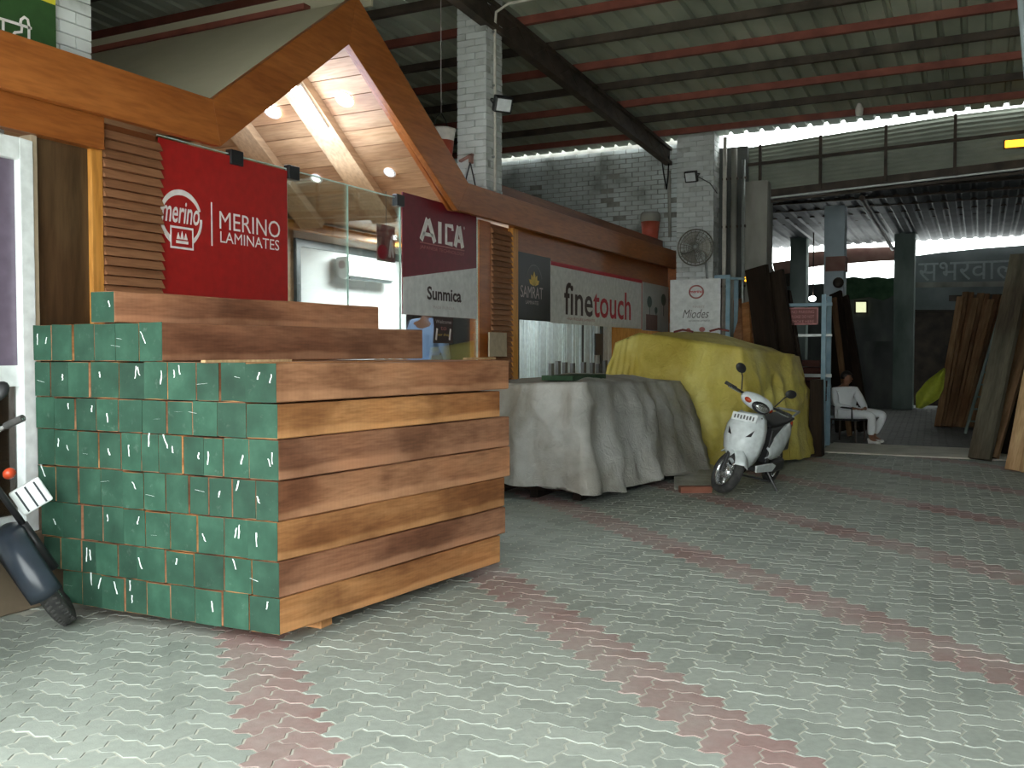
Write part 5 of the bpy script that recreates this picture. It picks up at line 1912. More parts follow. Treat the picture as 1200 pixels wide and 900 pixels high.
def person_parts(root, Jt, mats):
    """Jt: joints in world coordinates."""
    J = {k: Vector(v) for k, v in Jt.items()}
    # one continuous body: trunk, neck, head core, arms to the wrists, legs to the toes
    V, E, Rr, ix = [], [], [], {}
    def v(name, p, r):
        ix[name] = len(V); V.append(p); Rr.append(r); return ix[name]
    def e(a, b):
        E.append((ix[a], ix[b]))
    v('pelvis', J['pelvis'], (.135, .11))
    v('waist', J['pelvis'].lerp(J['chest'], .5), (.125, .10)); e('pelvis', 'waist')
    v('chest', J['chest'], (.15, .11)); e('waist', 'chest')
    v('neck0', J['neck'], .06); e('chest', 'neck0')
    v('neck1', J['neck'].lerp(J['head'], .45), .05); e('neck0', 'neck1')
    v('jaw', J['head'] + Vector((0, 0, -.05)) + J['face'] * .01, (.062, .07)); e('neck1', 'jaw')
    v('skull', J['head'] + Vector((0, 0, .03)), (.078, .088)); e('jaw', 'skull')
    v('crown', J['head'] + Vector((0, 0, .085)), (.05, .055)); e('skull', 'crown')
    for s in 'lr':
        v('sh' + s, J['sh' + s], .06); e('chest', 'sh' + s)
        v('el' + s, J['el' + s], .042); e('sh' + s, 'el' + s)
        v('wr' + s, J['wr' + s], .028); e('el' + s, 'wr' + s)
        d_ = (J['wr' + s] - J['el' + s]).normalized()
        if 'hd' + s in J:
            d_ = J['hd' + s].normalized()
        v('palm' + s, J['wr' + s] + d_ * .055, (.042, .022)); e('wr' + s, 'palm' + s)
        sd = d_.cross(Vector((0, 0, 1)))
        if sd.length < .1:
            sd = J['face'].copy()
        sd.normalize()
        dn = Vector((0, 0, -1)) if abs(d_.z) < .7 else J['face'] * 1
        for k, (o_, ln) in enumerate(((-.030, .060), (-.010, .072), (.010, .068), (.030, .052))):
            b_ = J['wr' + s] + d_ * .085 + sd * o_
            v(f'f{k}a{s}', b_, .0105); e('palm' + s, f'f{k}a{s}')
            v(f'f{k}b{s}', b_ + d_ * ln * .55 + dn * .012, .0095); e(f'f{k}a{s}', f'f{k}b{s}')
            v(f'f{k}c{s}', b_ + d_ * ln * .85 + dn * .038, .0085); e(f'f{k}b{s}', f'f{k}c{s}')
        ts = -1 if s == 'l' else 1
        v('tha' + s, J['wr' + s] + d_ * .035 + sd * .045 * ts, .012); e('palm' + s, 'tha' + s)
        v('thb' + s, J['wr' + s] + d_ * .075 + sd * .062 * ts, .010); e('tha' + s, 'thb' + s)
        v('hip' + s, J['hip' + s], .085); e('pelvis', 'hip' + s)
        v('kn' + s, J['kn' + s], .058); e('hip' + s, 'kn' + s)
        v('an' + s, J['an' + s], .04); e('kn' + s, 'an' + s)
        tdir = J['toe' + s] - J['an' + s]
        v('ball' + s, J['an' + s] + tdir * .7 + Vector((0, 0, -.02)), (.038, .028)); e('an' + s, 'ball' + s)
        v('toe' + s, J['toe' + s], (.032, .022)); e('ball' + s, 'toe' + s)
    skin_mesh('body', V, E, Rr, 'skin', root, 0, 2)
    f = J['face'].normalized(); sd = f.cross(Vector((0, 0, 1))).normalized(); up = Vector((0, 0, 1))
    hc = J['head']
    RF = Matrix((sd, f, up)).transposed()
    m = MB(); m.prism([hc + f * .075 + up * .03, hc + f * .072 - up * .018 + sd * .016, hc + f * .102 - up * .014, hc + f * .072 - up * .018 - sd * .016], (0, 0, -.004))
    m.build('nose', 'skin', root, smooth=True)
    for s in (-1, 1):
        m = MB(); m.ball(hc + f * .074 + sd * s * .030 + up * .028, (.014, .008, .008), 8, 6, RF); m.build('eye', 'black', root, smooth=True)
        m = MB(); m.ball(hc - f * .0 + sd * s * .08 + up * .008, (.010, .02, .032), 8, 6, RF); m.build('ear', 'skin', root, smooth=True)
    m = MB(); m.ball(hc + f * .073 - up * .048, (.024, .007, .006), 8, 6, RF); m.build('mouth', 'print_rose', root, smooth=True)
    m = MB()
    def hair(u_, v_):
        a = 2 * PI * u_
        t = v_ * PI * (.60 if math.sin(a) < .2 else .40)
        return hc + up * .028 - f * .008 + RF @ Vector((.088 * math.sin(t) * math.cos(a), .100 * math.sin(t) * math.sin(a), .105 * math.cos(t)))
    m.grid(hair, 20, 8, closed=True); m.build('hair', mats['hair'], root, smooth=True, solid=.006)
    # garments as sleeves around the same joints
    def garment(name, items, mat, root_i=0):
        V, E, Rr = [], [], []
        for i, (p, r, par) in enumerate(items):
            V.append(Vector(p)); Rr.append(r)
            if par is not None:
                E.append((par, i))
        skin_mesh(name, V, E, Rr, mat, root, root_i, 2)
    lo = J['pelvis'].lerp(J['chest'], -.05)
    garment('shirt', [(J['pelvis'].lerp(J['chest'], .02), (.165, .145), None), (J['pelvis'].lerp(J['chest'], .5), (.155, .135), 0), (J['chest'], (.172, .135), 1), (J['neck'] - Vector((0, 0, .025)), (.075, .07), 2),
                      (J['shl'], .078, 2), (J['ell'], .062, 4), (J['ell'].lerp(J['wrl'], .85), .044, 5),
                      (J['shr'], .078, 2), (J['elr'], .062, 7), (J['elr'].lerp(J['wrr'], .85), .044, 8)], mats['shirt'], 1)
    garment('trousers', [(J['pelvis'], (.150, .125), None), (J['hipl'], .102, 0), (J['knl'], .078, 1), (J['knl'].lerp(J['anl'], .92), .062, 2), (J['hipr'], .102, 0), (J['knr'], .078, 4), (J['knr'].lerp(J['anr'], .92), .062, 5)], mats['trousers'], 0)
    for s in 'lr':
        tdir = (J['toe' + s] - J['an' + s]); tdir.z = 0
        L_ = tdir.length; tdir.normalize()
        heel = J['an' + s] - tdir * .06; heel.z = J['sole'].z + .032
        toe = J['toe' + s].copy() + tdir * .02; toe.z = J['sole'].z + .026
        mid = heel.lerp(toe, .55); mid.z = J['sole'].z + .034
        skin_mesh('shoe', [heel, mid, toe, heel + tdir * .05 + Vector((0, 0, .055))], [(0, 1), (1, 2), (0, 3)], [(.042, .038), (.046, .036), (.036, .028), (.044, .03)], mats['shoe'], root, 0, 2)


# seated man in white
DM = 15.62
def pm(px, z, dd=0.0):
    """lateral from the photo column, own height, offset towards the yard entrance."""
    return LD((px - 600) / FPX * DM, DM - dd, z)


cseat = pm(994, 0, 0)
fdir = LD(.75, -.66).normalized()
man = thing('person', 'man in white shirt and white trousers sitting on a chair in the gateway', 'person', cseat)
Jt = dict(pelvis=pm(993, .50, .0), chest=pm(990.5, .80, -.06), neck=pm(992, .93, -.06), head=pm(993.5, 1.05, -.03), face=LD(.80, -.55).normalized(),
          shl=pm(1004, .85, -.04), shr=pm(979.5, .845, -.03), ell=pm(1009, .62, .12), elr=pm(978, .60, .08), wrl=pm(1008, .555, .26), wrr=pm(996.5, .555, .25),
          hipl=pm(1000, .485, .02), hipr=pm(988, .485, .08), knl=pm(1033, .47, .16), anl=pm(1021, .10, .12), toel=pm(1028, .035, .27),
          knr=pm(1011, .47, .44), anr=pm(1010, .10, .42), toer=pm(1016, .035, .58), sole=Vector((0, 0, .004)), hdl=LD(-.8, -.4).normalized(), hdr=LD(.85, -.3).normalized())
person_parts(man, Jt, dict(hair='hair', shirt='cloth_white', trousers='cloth_white', shoe='shoe'))

# his chair
ch = thing('chair', 'dark plastic chair under the man in white', 'chair', cseat, (0, 0, math.atan2(fdir.y, fdir.x)))
m = MB(); m.box((.02, 0, .375), (.46, .44, .03)); m.build('seat', 'black', ch, local=True, bevel=.012)
m = MB(); m.box((-.24, 0, .66), (.03, .42, .46), Matrix.Rotation(math.radians(-12), 3, 'Y')); m.build('backrest', 'black', ch, local=True, bevel=.012)
for sx, sy in ((.2, .19), (.2, -.19), (-.2, .19), (-.2, -.19)):
    m = MB(); m.tube([(sx, sy, .37), (sx * 1.1, sy * 1.08, 0)], [.02, .014], 8); m.build('leg', 'dark_steel', ch, local=True)
for s in (-1, 1):
    m = MB(); m.tube([(.16, s * .22, .37), (.16, s * .235, .57), (-.22, s * .23, .60)], .016, 8); m.build('armrest', 'black', ch, local=True)

# man in light blue behind the glass
pb = onX(500, 412, -5.62)
zf = SHOP_Z
pb.z = zf
man2 = thing('person', 'person in light blue standing inside the shop behind the hanging sign', 'person', pb)
def q(fx, sy, z):
    f_ = Vector((0, 1, 0)); s_ = Vector((1, 0, 0))
    return pb + f_ * fx + s_ * sy + Vector((0, 0, z))
Jt = dict(pelvis=q(0, 0, .92), chest=q(0, 0, 1.26), neck=q(0, 0, 1.42), head=q(.02, 0, 1.54), face=Vector((.2, 1, 0)).normalized(),
          shl=q(0, -.17, 1.36), shr=q(0, .17, 1.36), ell=q(-.03, -.24, 1.08), elr=q(.02, .22, 1.09), wrl=q(.08, -.23, .86), wrr=q(.14, .20, .92),
          hipl=q(0, -.09, .90), hipr=q(0, .09, .90), knl=q(.02, -.1, .48), knr=q(.02, .1, .48), anl=q(0, -.1, .09), anr=q(0, .1, .09), toel=q(.15, -.11, .035), toer=q(.15, .11, .035), sole=Vector((0, 0, zf + .004)))
person_parts(man2, Jt, dict(hair='hair', shirt='cloth_blue', trousers='cloth_blue', shoe='black'))

# ================================================================== RACK, BOARDS, LEANING WOOD
# white board on a stand
YB = 14.95
a, b = onY(785, 390, YB), onY(844.5, 326, YB)
sb = thing('sign_board', 'white board with a red oval emblem and script standing behind the yellow tarpaulin', 'sign', (a.x, YB, a.z))
m = MB(); m.span((a.x, YB, a.z - .3), (b.x, YB + .03, b.z)); m.build('board', 'board_white', sb, bevel=.004)
w = b.x - a.x
def sx(px):
    return onY(px, 350, YB).x
zc = onY(816, 342, YB - .003).z
xc = sx(816)
mm = MB()
pts = [(xc + math.cos(t) * .115, YB - .004, zc + math.sin(t) * .10) for t in [2 * PI * k / 28 for k in range(29)]]
mm.tube(pts, .012, 6); mm.build('emblem_ring', 'print_rose', sb)
lettering('merino', (xc - .11, YB - .001, zc - .02), XD, ZD, .22, .05, 'print_red', sb, bold=.02, depth=.003, shear=.2)
lettering('FINEST', (sx(812), YB - .001, onY(812, 361, YB).z), XD, ZD, sx(826) - sx(812), .035, 'print_grey', sb, depth=.003)
lettering('Miodes', (sx(800), YB - .001, onY(800, 373, YB).z), XD, ZD, sx(831) - sx(800), .14, 'print_grey_dark', sb, depth=.003, shear=.35)
lettering('DECORATIVE LAMINATES', (sx(807), YB - .001, onY(807, 377, YB).z), XD, ZD, sx(832) - sx(807), .025, 'print_grey_dark', sb, depth=.003)
m = MB(); m.ball((sx(807), YB - .001, onY(807, 387, YB).z), (.04, .003, .035)); m.ball((sx(823), YB - .001, onY(823, 386, YB).z), (.05, .003, .04)); m.build('red_mark', 'print_rose', sb, weld=False)
for xk in (a.x + .06, b.x - .06):
    m = MB(); m.tube([(xk, YB + .05, 0), (xk, YB + .045, b.z - .1)], .018, 8); m.build('leg', 'grey_steel', sb)

# blue rack
YRK = 15.1
rk = thing('storage_rack', 'light blue steel rack holding boards beside the gateway', 'rack', (onY(900, 400, YRK).x, YRK, 0))
xa, xb_ = onY(852.5, 400, YRK).x, onY(965, 400, YRK).x
zt1 = onY(852, 322, YRK).z; zt2 = onY(965, 345, YRK).z
for x_, zz in ((xa, zt1), (xb_, zt2 + .0)):
    for dy in (0, .55):
        m = MB(); m.span((x_ - .035, YRK + dy, 0), (x_ + .035, YRK + dy + .05, zz)); m.build('post', 'blue_steel', rk, bevel=.004)
m = MB(); m.span((xa - .22, YRK - .004, zt1 - .06), (xa + .035, YRK + .05, zt1)); m.build('top_beam', 'blue_steel', rk)
for py, hgt in ((357, .05), (393, .04), (440, .05)):
    zz = onY(945, py, YRK).z
    m = MB(); m.span((onY(920, py, YRK).x, YRK + .01, zz - hgt / 2), (xb_ + .12, YRK + .05, zz + hgt / 2)); m.build('beam', 'blue_steel' if py == 357 else 'grey_steel', rk)
a, b = onY(923, 381, YRK - .02), onY(959, 360, YRK - .02)
rs2 = thing('red_notice', 'small red notice with a pale border hung on the blue rack', 'notice', (a.x, YRK - .02, a.z))
m = MB(); m.span((a.x, YRK - .02, a.z), (b.x, YRK, b.z)); m.build('board', 'maroon_paint', rs2)
m = MB()
for q_ in (((a.x, a.z), (b.x, a.z + .02)), ((a.x, b.z - .02), (b.x, b.z)), ((a.x, a.z), (a.x + .02, b.z)), ((b.x - .02, a.z), (b.x, b.z))):
    m.span((q_[0][0], YRK - .026, q_[0][1]), (q_[1][0], YRK - .018, q_[1][1]))
m.build('border', 'print_rose', rs2, weld=False)
for k, tx in enumerate(('NO PARKING', 'PLEASE DO NOT', 'SMOKE HERE')):
    lettering(tx, (a.x + .06, YRK - .021, b.z - .09 - .075 * k), XD, ZD, b.x - a.x - .12, .045, 'print_rose', rs2, depth=.003)
# boards lying in the rack
zz = .05
for k in range(12):
    hh = .11
    m = MB(); m.box((xb_ - .60 + U(-.03, .03), YRK + .32, zz + hh / 2), (1.12 + U(-.06, .06), .42, hh - .012), jit=.004)
    tag(m.build('maroon_board', 'plank_maroon', origin=((xa + xb_) / 2, YRK + .3, zz)), f'dark maroon board lying in the blue rack, {ORD[k+1]} from the floor', 'board', 'boards lying in the blue rack')
    zz += hh


def leaning(name, label, p0, p1, w, t, mat, face=None, group=None, cat='plank', taper=1.0):
    """A plank from the floor point p0 to its upper end p1."""
    p0, p1 = Vector(p0), Vector(p1)
    ax = (p1 - p0).normalized()
    face = Vector(face or (-.447, -.894, 0))   # width lies across the view from the entrance
    wd = ax.cross(face).normalized()
    td = ax.cross(wd).normalized()
    n = 6
    m = MB()
    vs, fs = [], []
    L = (p1 - p0).length
    for k in range(n + 1):
        s = k / n
        ww = w * (1 + (taper - 1) * s)
        for a_, b_ in ((-1, -1), (1, -1), (1, 1), (-1, 1)):
            vs.append(ax * (L * s) + wd * (a_ * (ww / 2 + U(-.008, .008))) + td * (b_ * (t / 2 + U(-.004, .004))))
    for k in range(n):
        for q_ in range(4):
            fs.append((k * 4 + q_, k * 4 + (q_ + 1) % 4, (k + 1) * 4 + (q_ + 1) % 4, (k + 1) * 4 + q_))
    fs += [(3, 2, 1, 0), tuple(n * 4 + q_ for q_ in range(4))]
    low = min(v.z for v in vs)
    # the mesh keeps its length on local z so that the grain follows it
    Rm = Matrix((wd, td, ax)).transposed()
    inv = Rm.transposed()
    m.add([inv @ v for v in vs], fs)
    o = m.build(name, mat, None, bevel=.006)
    o.rotation_euler = Rm.to_euler()
    o.location = p0 + Vector((0, 0, -low))
    return tag(o, label, cat, group)


# split pale boards and dark slabs at the back of the rack
for k, (px, pt, wd_, mt) in enumerate(((864, 352, .16, 'timber_c'), (874, 356, .17, 'timber_a'), (884, 350, .15, 'timber_c'))):
    p0 = onY(px + 4, 530, 15.3); p0.z = 0
    p1 = onY(px, pt, 15.75)
    leaning('short_board', f'reddish split board standing in the blue rack, {ORD[k+1]} from the white sign board', p0, p1, wd_, .05, mt.replace('timber_a', 'plank_light') if False else mt, group='split boards in the rack')
for k, (pb_, pt_, py_, w_) in enumerate(((905, 886, 316, .42), (925, 905, 322, .40), (935, 918, 345, .26))):
    p0 = onZ(pb_ + 10, 540 - 4 * k, 0); p0 = onY(pb_ + 10, 530, 14.85 - .0 * k); p0.z = 0
    p1 = onY(pt_, py_, 15.0 + .12 * k)
    leaning('dark_slab', ['tall dark slab with a rounded top leaning beside the split boards', 'dark bark-edged slab leaning in the rack', 'narrow dark slab leaning behind the yellow tarpaulin'][k], p0, p1, w_, .07, 'plank_dark')
# dark stump of boards by the gateway
p = onZ(955, 535, 0)
m = MB()
m.box((p.x, p.y + .1, .55), (.20, .25, 1.10), taper=.8)
tag(m.build('dark_post', 'plank_dark', origin=(p.x, p.y, 0), bevel=.01), 'dark wooden post at the edge of the yellow tarpaulin', 'post')
# dark planks leaning beyond the gateway, behind the seated man
for k, (pb_, pt_, w_, mt, Y0) in enumerate(((1000, 979, .26, 'plank_dark', 18.2), (1013, 988, .24, 'plank_dark', 18.3), (988, 974, .3, 'plank_dark', 18.1))):
    p0 = onY(pb_, 500, Y0); p0.z = 0
    p1 = onY(pt_, 346 + 5 * k, Y0 + 1.0)
    leaning('dark_plank', f'dark plank leaning in the rear shed behind the seated man, {["middle", "rear", "front"][k]} one', p0, p1, w_, .06, mt, group='dark planks behind the seated man')
p0 = onY(996, 498, 17.4); p0.z = 0
leaning('brown_plank', 'thin brown plank with a pale top leaning over the dark planks', p0, onY(977, 350, 18.0), .1, .05, 'plank_brown')

# brown planks leaning in the rear shed
YL = 20.5
for k in range(10):
    pb_ = 1099 + k * 4.2; pt_ = 1126 + k * 6.0
    p0 = onY(pb_, 498, YL + .1 * (k % 3)); p0.z = 0
    p1 = onY(pt_, 342 + (6 if k % 3 == 0 else 0) + k * .6, YL + .75 + .1 * (k % 3))
    leaning('leaning_plank', f'brown plank leaning in the row of the rear shed, {ORD[k+1]} from the lime sheet', p0, p1, .135, .05, 'plank_brown', group='brown planks leaning in the rear shed')
mb = MB(); a = onY(1090, 330, YL + 1.05); mb.span((onY(1112, 345, YL + 1.0).x, YL + 1.05, 2.55), (XR, YL + 1.15, 2.67)); struct(mb.build('trim_rail', 'dark_steel'), 'steel rail that the brown planks lean on')
for xk in (onY(1190, 345, YL + 1).x, XR - .2):
    mb = MB(); mb.span((xk, YL + 1.06, 0), (xk + .08, YL + 1.14, 2.55)); struct(mb.build('trim_rail_post', 'dark_steel'))
# lime sheet
m = MB()
def lime(u_, v_):
    e0 = [(1073, 478), (1073, 462), (1086, 446), (1106, 431)]
    e1 = [(1080, 479), (1100, 468), (1106, 455), (1108, 432)]
    f_ = v_ * 3; i_ = min(int(f_), 2); t_ = f_ - i_
    l = [e0[i_][k] * (1 - t_) + e0[i_ + 1][k] * t_ for k in (0, 1)]
    r = [e1[i_][k] * (1 - t_) + e1[i_ + 1][k] * t_ for k in (0, 1)]
    px, py = l[0] * (1 - u_) + r[0] * u_, l[1] * (1 - u_) + r[1] * u_
    p = onY(px, py, 20.1 + .4 * v_ + .25 * math.sin(u_ * 3))
    return p + Vector((0, .04 * noise.noise(p * 4), 0))
m.grid(lime, 10, 14)
tag(m.build('lime_sheet', 'tarp_lime', smooth=True, solid=.006, origin=onY(1090, 478, 20.1)), 'lime yellow plastic sheet hanging against the brown planks', 'sheet')

# ladder
p0 = onY(1131, 499, 19.0); p0.z = 0
p1 = onY(1176, 352, 19.8)
ld = thing('ladder', 'pale grey ladder leaning beside the brown planks', 'ladder', p0)
off = Vector((.34, .12, 0))
for s in (0, 1):
    m = MB(); m.tube([p0 + off * s, p1 + off * s], .028, 6); m.build('rail', 'pale_green', ld)
for k in range(1, 11):
    a = p0.lerp(p1, k / 11)
    m = MB(); m.tube([a, a + off], .016, 6); m.build('rung', 'pale_green', ld)

# big slabs near the gateway on the aisle's far side
SL = [(1148, 1198, 300, 540, .30, 'plank_grey', 14.2, 'thick grey brown slab leaning nearest the ladder'),
      (1160, 1222, 320, 538, .22, 'plank_brown', 14.05, 'brown plank with a pale edge leaning on the grey slab')]
for k, (pb_, pt_, yt_, yb_, w_, mt, Y0, lb) in enumerate(SL):
    p0 = onZ(pb_, yb_, 0)
    p1 = onY(pt_, yt_, p0.y + .8)
    leaning('leaning_slab', lb, p0, p1, w_, .09, mt)
p0 = onZ(1190, 553, 0)
p1 = onY(1235, 330, p0.y + .5)
leaning('pale_plank', 'pale splintered plank leaning at the side of the gateway', p0, p1, .26, .06, 'plank_light')
p0 = onZ(1206, 556, 0)
leaning('pale_plank', 'second pale plank leaning behind the splintered one', p0, onY(1250, 330, p0.y + .5), .2, .06, 'plank_light')
p0 = onZ(1166, 534, 0) + Vector((.06, .25, 0))
leaning('dark_slab', 'dark slab leaning behind the grey brown slab', p0, onY(1212, 330, p0.y + .7), .3, .08, 'plank_dark')
for xk in (1.75, 3.2):
    mb = MB(); mb.span((xk, 15.55, 0), (xk + .09, 15.64, 3.2)); struct(mb.build('trim_frame_post', 'dark_steel'))
mb = MB(); mb.span((1.0, 15.5, 2.78), (3.4, 15.6, 2.9)); struct(mb.build('trim_frame', 'dark_steel'), 'steel bar that the big slabs lean on')
# small reddish machine stand behind the slabs
p = onZ(1188, 524, 0)
ms = thing('machine_stand', 'small pink and maroon machine stand glimpsed between the leaning planks', 'machine', p)
m = MB(); m.box((p.x, p.y, .02), (.3, .3, .04)); m.build('base', 'maroon_paint', ms)
m = MB(); m.tube([(p.x - .05, p.y, .04), (p.x - .05, p.y, .42)], .04, 8); m.tube([(p.x + .06, p.y, .04), (p.x + .06, p.y, .42)], .05, 8); m.build('column', 'maroon_paint', ms, weld=False)
m = MB(); m.box((p.x + .03, p.y, .58), (.22, .2, .34)); m.build('body', 'pink', ms, bevel=.03)
m = MB(); m.ball((p.x + .05, p.y, .80), .07); m.build('cap', 'pink', ms, smooth=True)

# ================================================================== SMALL THINGS ON WALLS AND ROOF
# hanging bucket
c_ = onX(517, 168, -5.35)
bk = thing('hanging_bucket', 'off white bucket hung on a string behind the gable', 'bucket', c_)
m = MB(); m.lathe([(.001, -.17), (.11, -.17), (.155, .13), (.165, .135), (.165, .15), (.15, .15), (.105, -.155), (.001, -.155)], c_, None, 20); m.build('bucket_body', 'bucket_white', bk, smooth=True)
m = MB(); m.lathe([(.113, -.165), (.138, .02)], c_, None, 20); m.build('coloured_base', 'bucket_red', bk, smooth=True, solid=-.004)
m = MB(); m.tube([c_ + Vector((.0, -.16, .14)), c_ + Vector((0, -.10, .27)), c_ + Vector((0, 0, .33)), c_ + Vector((0, .10, .27)), c_ + Vector((0, .16, .14))], .005, 6); m.build('handle', 'black', bk)
m = MB(); m.tube([c_ + Vector((0, 0, .33)), Vector((c_.x, c_.y, roof_z(c_.y) - .02))], .005, 5); m.build('string', 'print_grey', bk)
# conduit pipe and floodlight on the front pillar
pp = thing('conduit_pipe', 'pale conduit pipe bent along the red purlin and down the whitewashed pillar', 'pipe', (-4.96, 9.55, 3.3))
a = onX(580, 60, -4.965)
m = MB(); m.tube([(-4.965, a.y, 3.28), (-4.965, a.y, 5.15), (-4.95, a.y, 5.32), (-4.8, a.y + .02, 5.40), (-2.0, a.y + .1, 5.42)], .016, 8); m.build('pipe', 'bucket_white', pp, smooth=True)
for zz in (3.7, 4.5, 5.1):
    m = MB(); m.box((-4.975, a.y, zz), (.03, .06, .025)); m.build('clip', 'grey_steel', pp)
def flood(px, py, X, Y, lb, plane, face):
    p = onX(px, py, X) if plane == 'x' else onY(px, py, Y)
    r = thing('floodlight', lb, 'lamp', p)
    R_ = frame(Vector(face).cross(ZD), ZD)
    R_ = Matrix((Vector(face).cross(ZD).normalized(), -Vector(face).normalized(), Vector((0, 0, 1)))).transposed() @ Matrix.Rotation(math.radians(20), 3, 'X')
    m = MB(); m.box(p, (.22, .07, .19), R_); m.build('housing', 'black', r, bevel=.012)
    m = MB(); m.box(p + R_ @ Vector((0, -.037, 0)), (.17, .006, .14), R_); m.build('lens', 'lens', r)
    m = MB(); m.tube([p + R_ @ Vector((-.12, .0, 0)), p + R_ @ Vector((-.12, .1, .02)), p + R_ @ Vector((.12, .1, .02)), p + R_ @ Vector((.12, 0, 0))], .01, 6); m.build('bracket', 'black', r)
    return r, p
flood(589, 122, -4.86, 0, 'small floodlight clamped on the front whitewashed pillar', 'x', (.8, -.6, -.2))
fr_, p = flood(810, 207, 0, YC - .55, 'square black floodlight on the rear whitewashed pillar', 'y', (-.1, -1, 0))
m = MB(); m.tube([p + Vector((.1, .02, 0)), p + Vector((.3, .08, -.12)), p + Vector((.42, .1, -.3))], .008, 6); m.build('cable', 'black', fr_)
# bracket and cables on the front pillar
a = onY(541, 188, 9.30); b = onY(552, 182, 9.30)
br = thing('cable_bracket', 'rusty bracket with two hanging cables on the front pillar', 'bracket', b)
m = MB(); m.box((a + b) / 2, ((b - a).length + .05, .05, .02), frame(b - a, (0, 0, 1))); m.box(b + Vector((.0, 0, -.04)), (.035, .05, .10)); m.build('arm', 'rust', br)
m = MB(); m.tube([b + Vector((0, -.02, -.08)), b + Vector((-.05, -.02, -.25)), b + Vector((-.08, -.02, -.48))], .008, 6); m.tube([b + Vector((0, -.02, -.08)), b + Vector((.05, -.02, -.28)), b + Vector((.10, -.02, -.5))], .008, 6); m.build('cable', 'black', br, weld=False)
# cable hanging by the rear wall
a = onY(780, 185, YC - .1)
hc = thing('hanging_cables', 'dark loop of cables hanging under the rafter end', 'cable', a)
m = MB(); 
for s in (0, 1):
    q0 = onY(775 + 9 * s, 183, YC - .12); q1 = onY(778 + 5 * s, 205, YC - .12); q2 = onY(781, 222, YC - .12)
    m.tube([q0, q1, q2], .014, 6)
m.build('cable', 'black', hc, weld=False)
m = MB(); q0 = onY(784, 200, YC - .05); q1 = onY(785, 278, YC - .05); m.tube([q0, q1], .03, 8); m.build('downpipe', 'concrete_dark', hc)
# red bucket on the parapet
c_ = onX(774, 262, -5.25)
c_ = Vector((-5.22, 15.85, 3.47))
rb = thing('red_bucket', 'small faded red bucket standing on the dark upper band', 'bucket', c_)
m = MB(); m.lathe([(.001, 0), (.13, 0), (.165, .30), (.155, .30), (.12, .015), (.001, .015)], c_, None, 18); m.build('bucket_body', 'bucket_red', rb, smooth=True)
m = MB(); m.lathe([(.165, .295), (.172, .30), (.172, .42), (.15, .46), (.001, .47)], c_, None, 18); m.build('cover', 'concrete_dark', rb, smooth=True)
# pedestal fan
c_ = onY(815, 290, YC - .8)
fan = thing('wall_fan', 'round wire-caged fan in front of the rear whitewashed pillar', 'fan', c_)
FR_ = frame((1, 0, 0), (0, -1, 0))
m = MB()
for rr in (.08, .14, .20, .26):
    for hz in (.07, -.07):
        k_ = hz * (1 - (rr / .3) ** 2)
        m.tube([c_ + FR_ @ Vector((rr * math.cos(2 * PI * i / 28), rr * math.sin(2 * PI * i / 28), k_)) for i in range(29)], .0035, 4, cap=False)
for i in range(24):
    a_ = 2 * PI * i / 24
    for hz in (.07, -.07):
        m.tube([c_ + FR_ @ Vector((rr * math.cos(a_), rr * math.sin(a_), hz * (1 - (rr / .3) ** 2))) for rr in (.04, .12, .2, .3)], .003, 4, cap=False)
m.tube([c_ + FR_ @ Vector((.3 * math.cos(2 * PI * i / 32), .3 * math.sin(2 * PI * i / 32), 0)) for i in range(33)], .011, 6, cap=False)
m.build('cage', 'fan_mesh', fan, weld=False)
for i in range(3):
    m = MB()
    def bl(u_, v_, i=i):
        r_ = .05 + .21 * v_
        a_ = 2 * PI * i / 3 + (u_ - .5) * 1.5 * (.5 + .5 * v_)
        return c_ + FR_ @ Vector((r_ * math.cos(a_), r_ * math.sin(a_), (u_ - .5) * .06))
    m.grid(bl, 6, 5); m.build('blade', 'concrete_dark', fan, smooth=True, solid=.003)
m = MB(); m.lathe([(.001, .09), (.03, .09), (.045, .06), (.06, -.03), (.07, -.2), (.001, -.21)], c_, FR_, 16); m.build('motor', 'grey_steel', fan, smooth=True)
m = MB(); m.box(c_ + Vector((.1, .16, -.12)), (.06, .06, .3)); m.tube([c_ + Vector((0, .16, 0)), c_ + Vector((.1, .30, -.25)), c_ + Vector((.12, .35, -.6))], .022, 8); m.build('bracket', 'grey_steel', fan)
# pipes by the gateway pillar
for k, (px, rr, mt, lb, zt_) in enumerate(((849, .035, 'bucket_white', 'pale round downpipe beside the rear whitewashed pillar', 5.1), (860, .05, 'concrete_dark', 'thick grey pipe beside the pale downpipe', 4.9), (871, .03, 'grey_steel', 'thin steel pipe before the stained concrete pillar', 4.7))):
    x_ = onY(px, 250, YC - .35).x
    t = thing('downpipe', lb, 'pipe', (x_, YC - .35, 0))
    m = MB(); m.tube([(x_, YC - .35, 0), (x_, YC - .35, zt_)], rr, 10); m.build('pipe', mt, t, smooth=True)
    for zz in (2.6, 3.6, 4.4):
        m = MB(); m.box((x_, YC - .34, zz), (rr * 2.6, .06, .04)); m.build('clamp', 'dark_steel', t)
# dark wall strip behind the pipes
mb = MB(); mb.span((-4.08, YC - .1, 0), (-3.6, YC + .1, 4.98)); struct(mb.build('wall_gate_jamb', 'grime'))
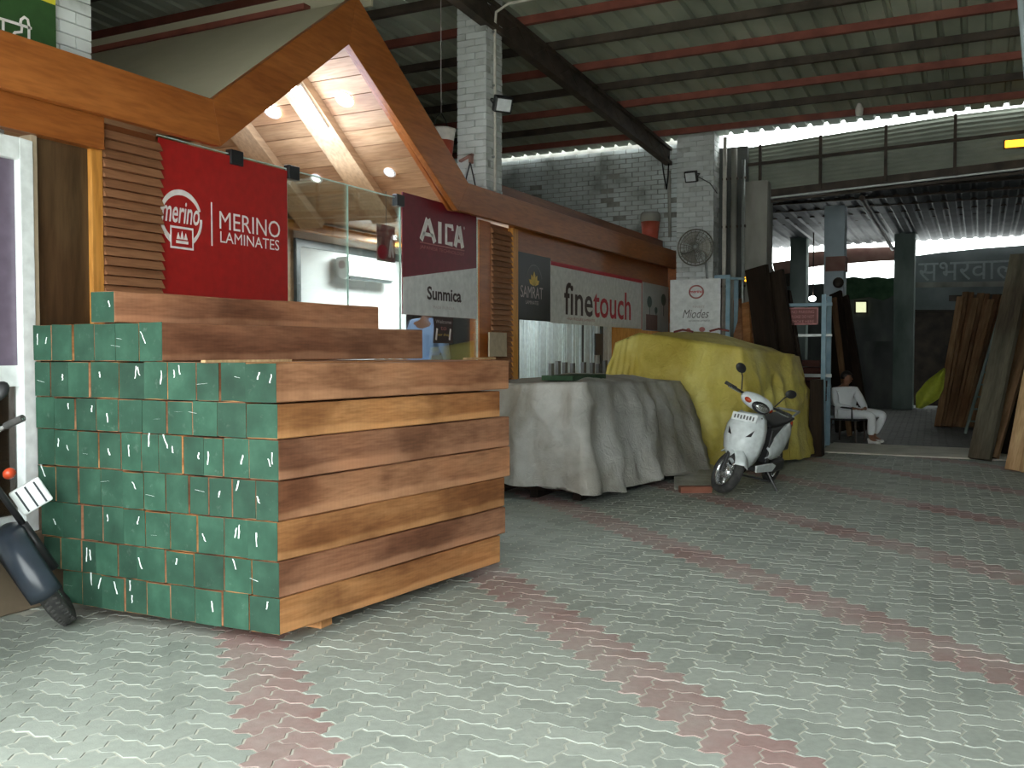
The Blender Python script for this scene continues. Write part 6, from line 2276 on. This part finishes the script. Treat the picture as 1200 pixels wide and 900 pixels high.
# lamp holder under the roof
c_ = onD(1007, 128, 14.2)
lh = thing('lamp_holder', 'white lamp holder hanging under the far roof edge', 'lamp', c_)
m = MB(); m.lathe([(.001, -.1), (.05, -.09), (.06, 0), (.03, .08), (.02, .12), (.001, .12)], c_, None, 12); m.build('bulb', 'bucket_white', lh, smooth=True)
m = MB(); m.tube([c_ + Vector((-.1, 0, .16)), c_ + Vector((0, 0, .12)), c_ + Vector((.1, 0, .16))], .02, 6); m.tube([c_ + Vector((0, 0, .12)), Vector((c_.x, c_.y, roof_z(c_.y)))], .008, 6); m.build('fitting', 'bucket_white', lh, weld=False)
# amber lamps
for px, py, D_, lb, sc in ((880, 327, 15.2, 'small amber lamp box on the bar above the blue rack', 1), (1190, 168, 13.9, 'amber lamp box on the gateway cladding', 1.4)):
    p = onD(px, py, D_)
    if px > 1000:
        p = onY(px, py, YC - .1)
    t = thing('amber_lamp', lb, 'lamp', p)
    R_ = Rz(0)
    m = MB(); m.box(p, (.20 * sc, .04, .075 * sc)); m.build('lens', 'amber', t, bevel=.01)
    m = MB(); m.box(p + Vector((0, .04, 0)), (.23 * sc, .04, .10 * sc)); m.build('housing', 'dark_steel', t)
    if px < 1000:
        q_ = onD(856, 326, 15.2)
        m = MB(); m.tube([q_, p + Vector((0, .06, 0))], .022, 6); m.build('arm', 'blue_steel', t)
# small lamp in the rear shed
p = onY(952, 350, 25.0)
t = thing('rear_lamp', 'tiny white lamp shining in the rear shed', 'lamp', p)
m = MB(); m.ball(p, (.09, .04, .07)); m.build('bulb', 'downlight', t, smooth=True)
m = MB(); m.tube([p, p + Vector((0, .1, 0)), Vector((p.x, p.y + .1, 4.6))], .015, 6); m.build('rod', 'dark_steel', t)
# pale leaning pipe at the edge of the yard
a = onD(1196.5, 0, 8.0); b = onD(1202.5, 70, 8.0)
dv = (b - a)
hi = a + dv * ((a.z - roof_z(a.y) + .12) / (a.z - b.z)); lo = a + dv * (a.z / (a.z - b.z)); lo.z = 0.0
pl = thing('pale_pole', 'pale leaning pole reaching up to the roof at the edge of the yard', 'pole', lo)
m = MB(); m.tube([lo, hi], .03, 10); m.build('pole', 'pale_blue', pl, smooth=True)
m = MB(); m.lathe([(.001, 0), (.07, 0), (.06, .02), (.001, .02)], lo, None, 12); m.build('foot', 'dark_steel', pl)
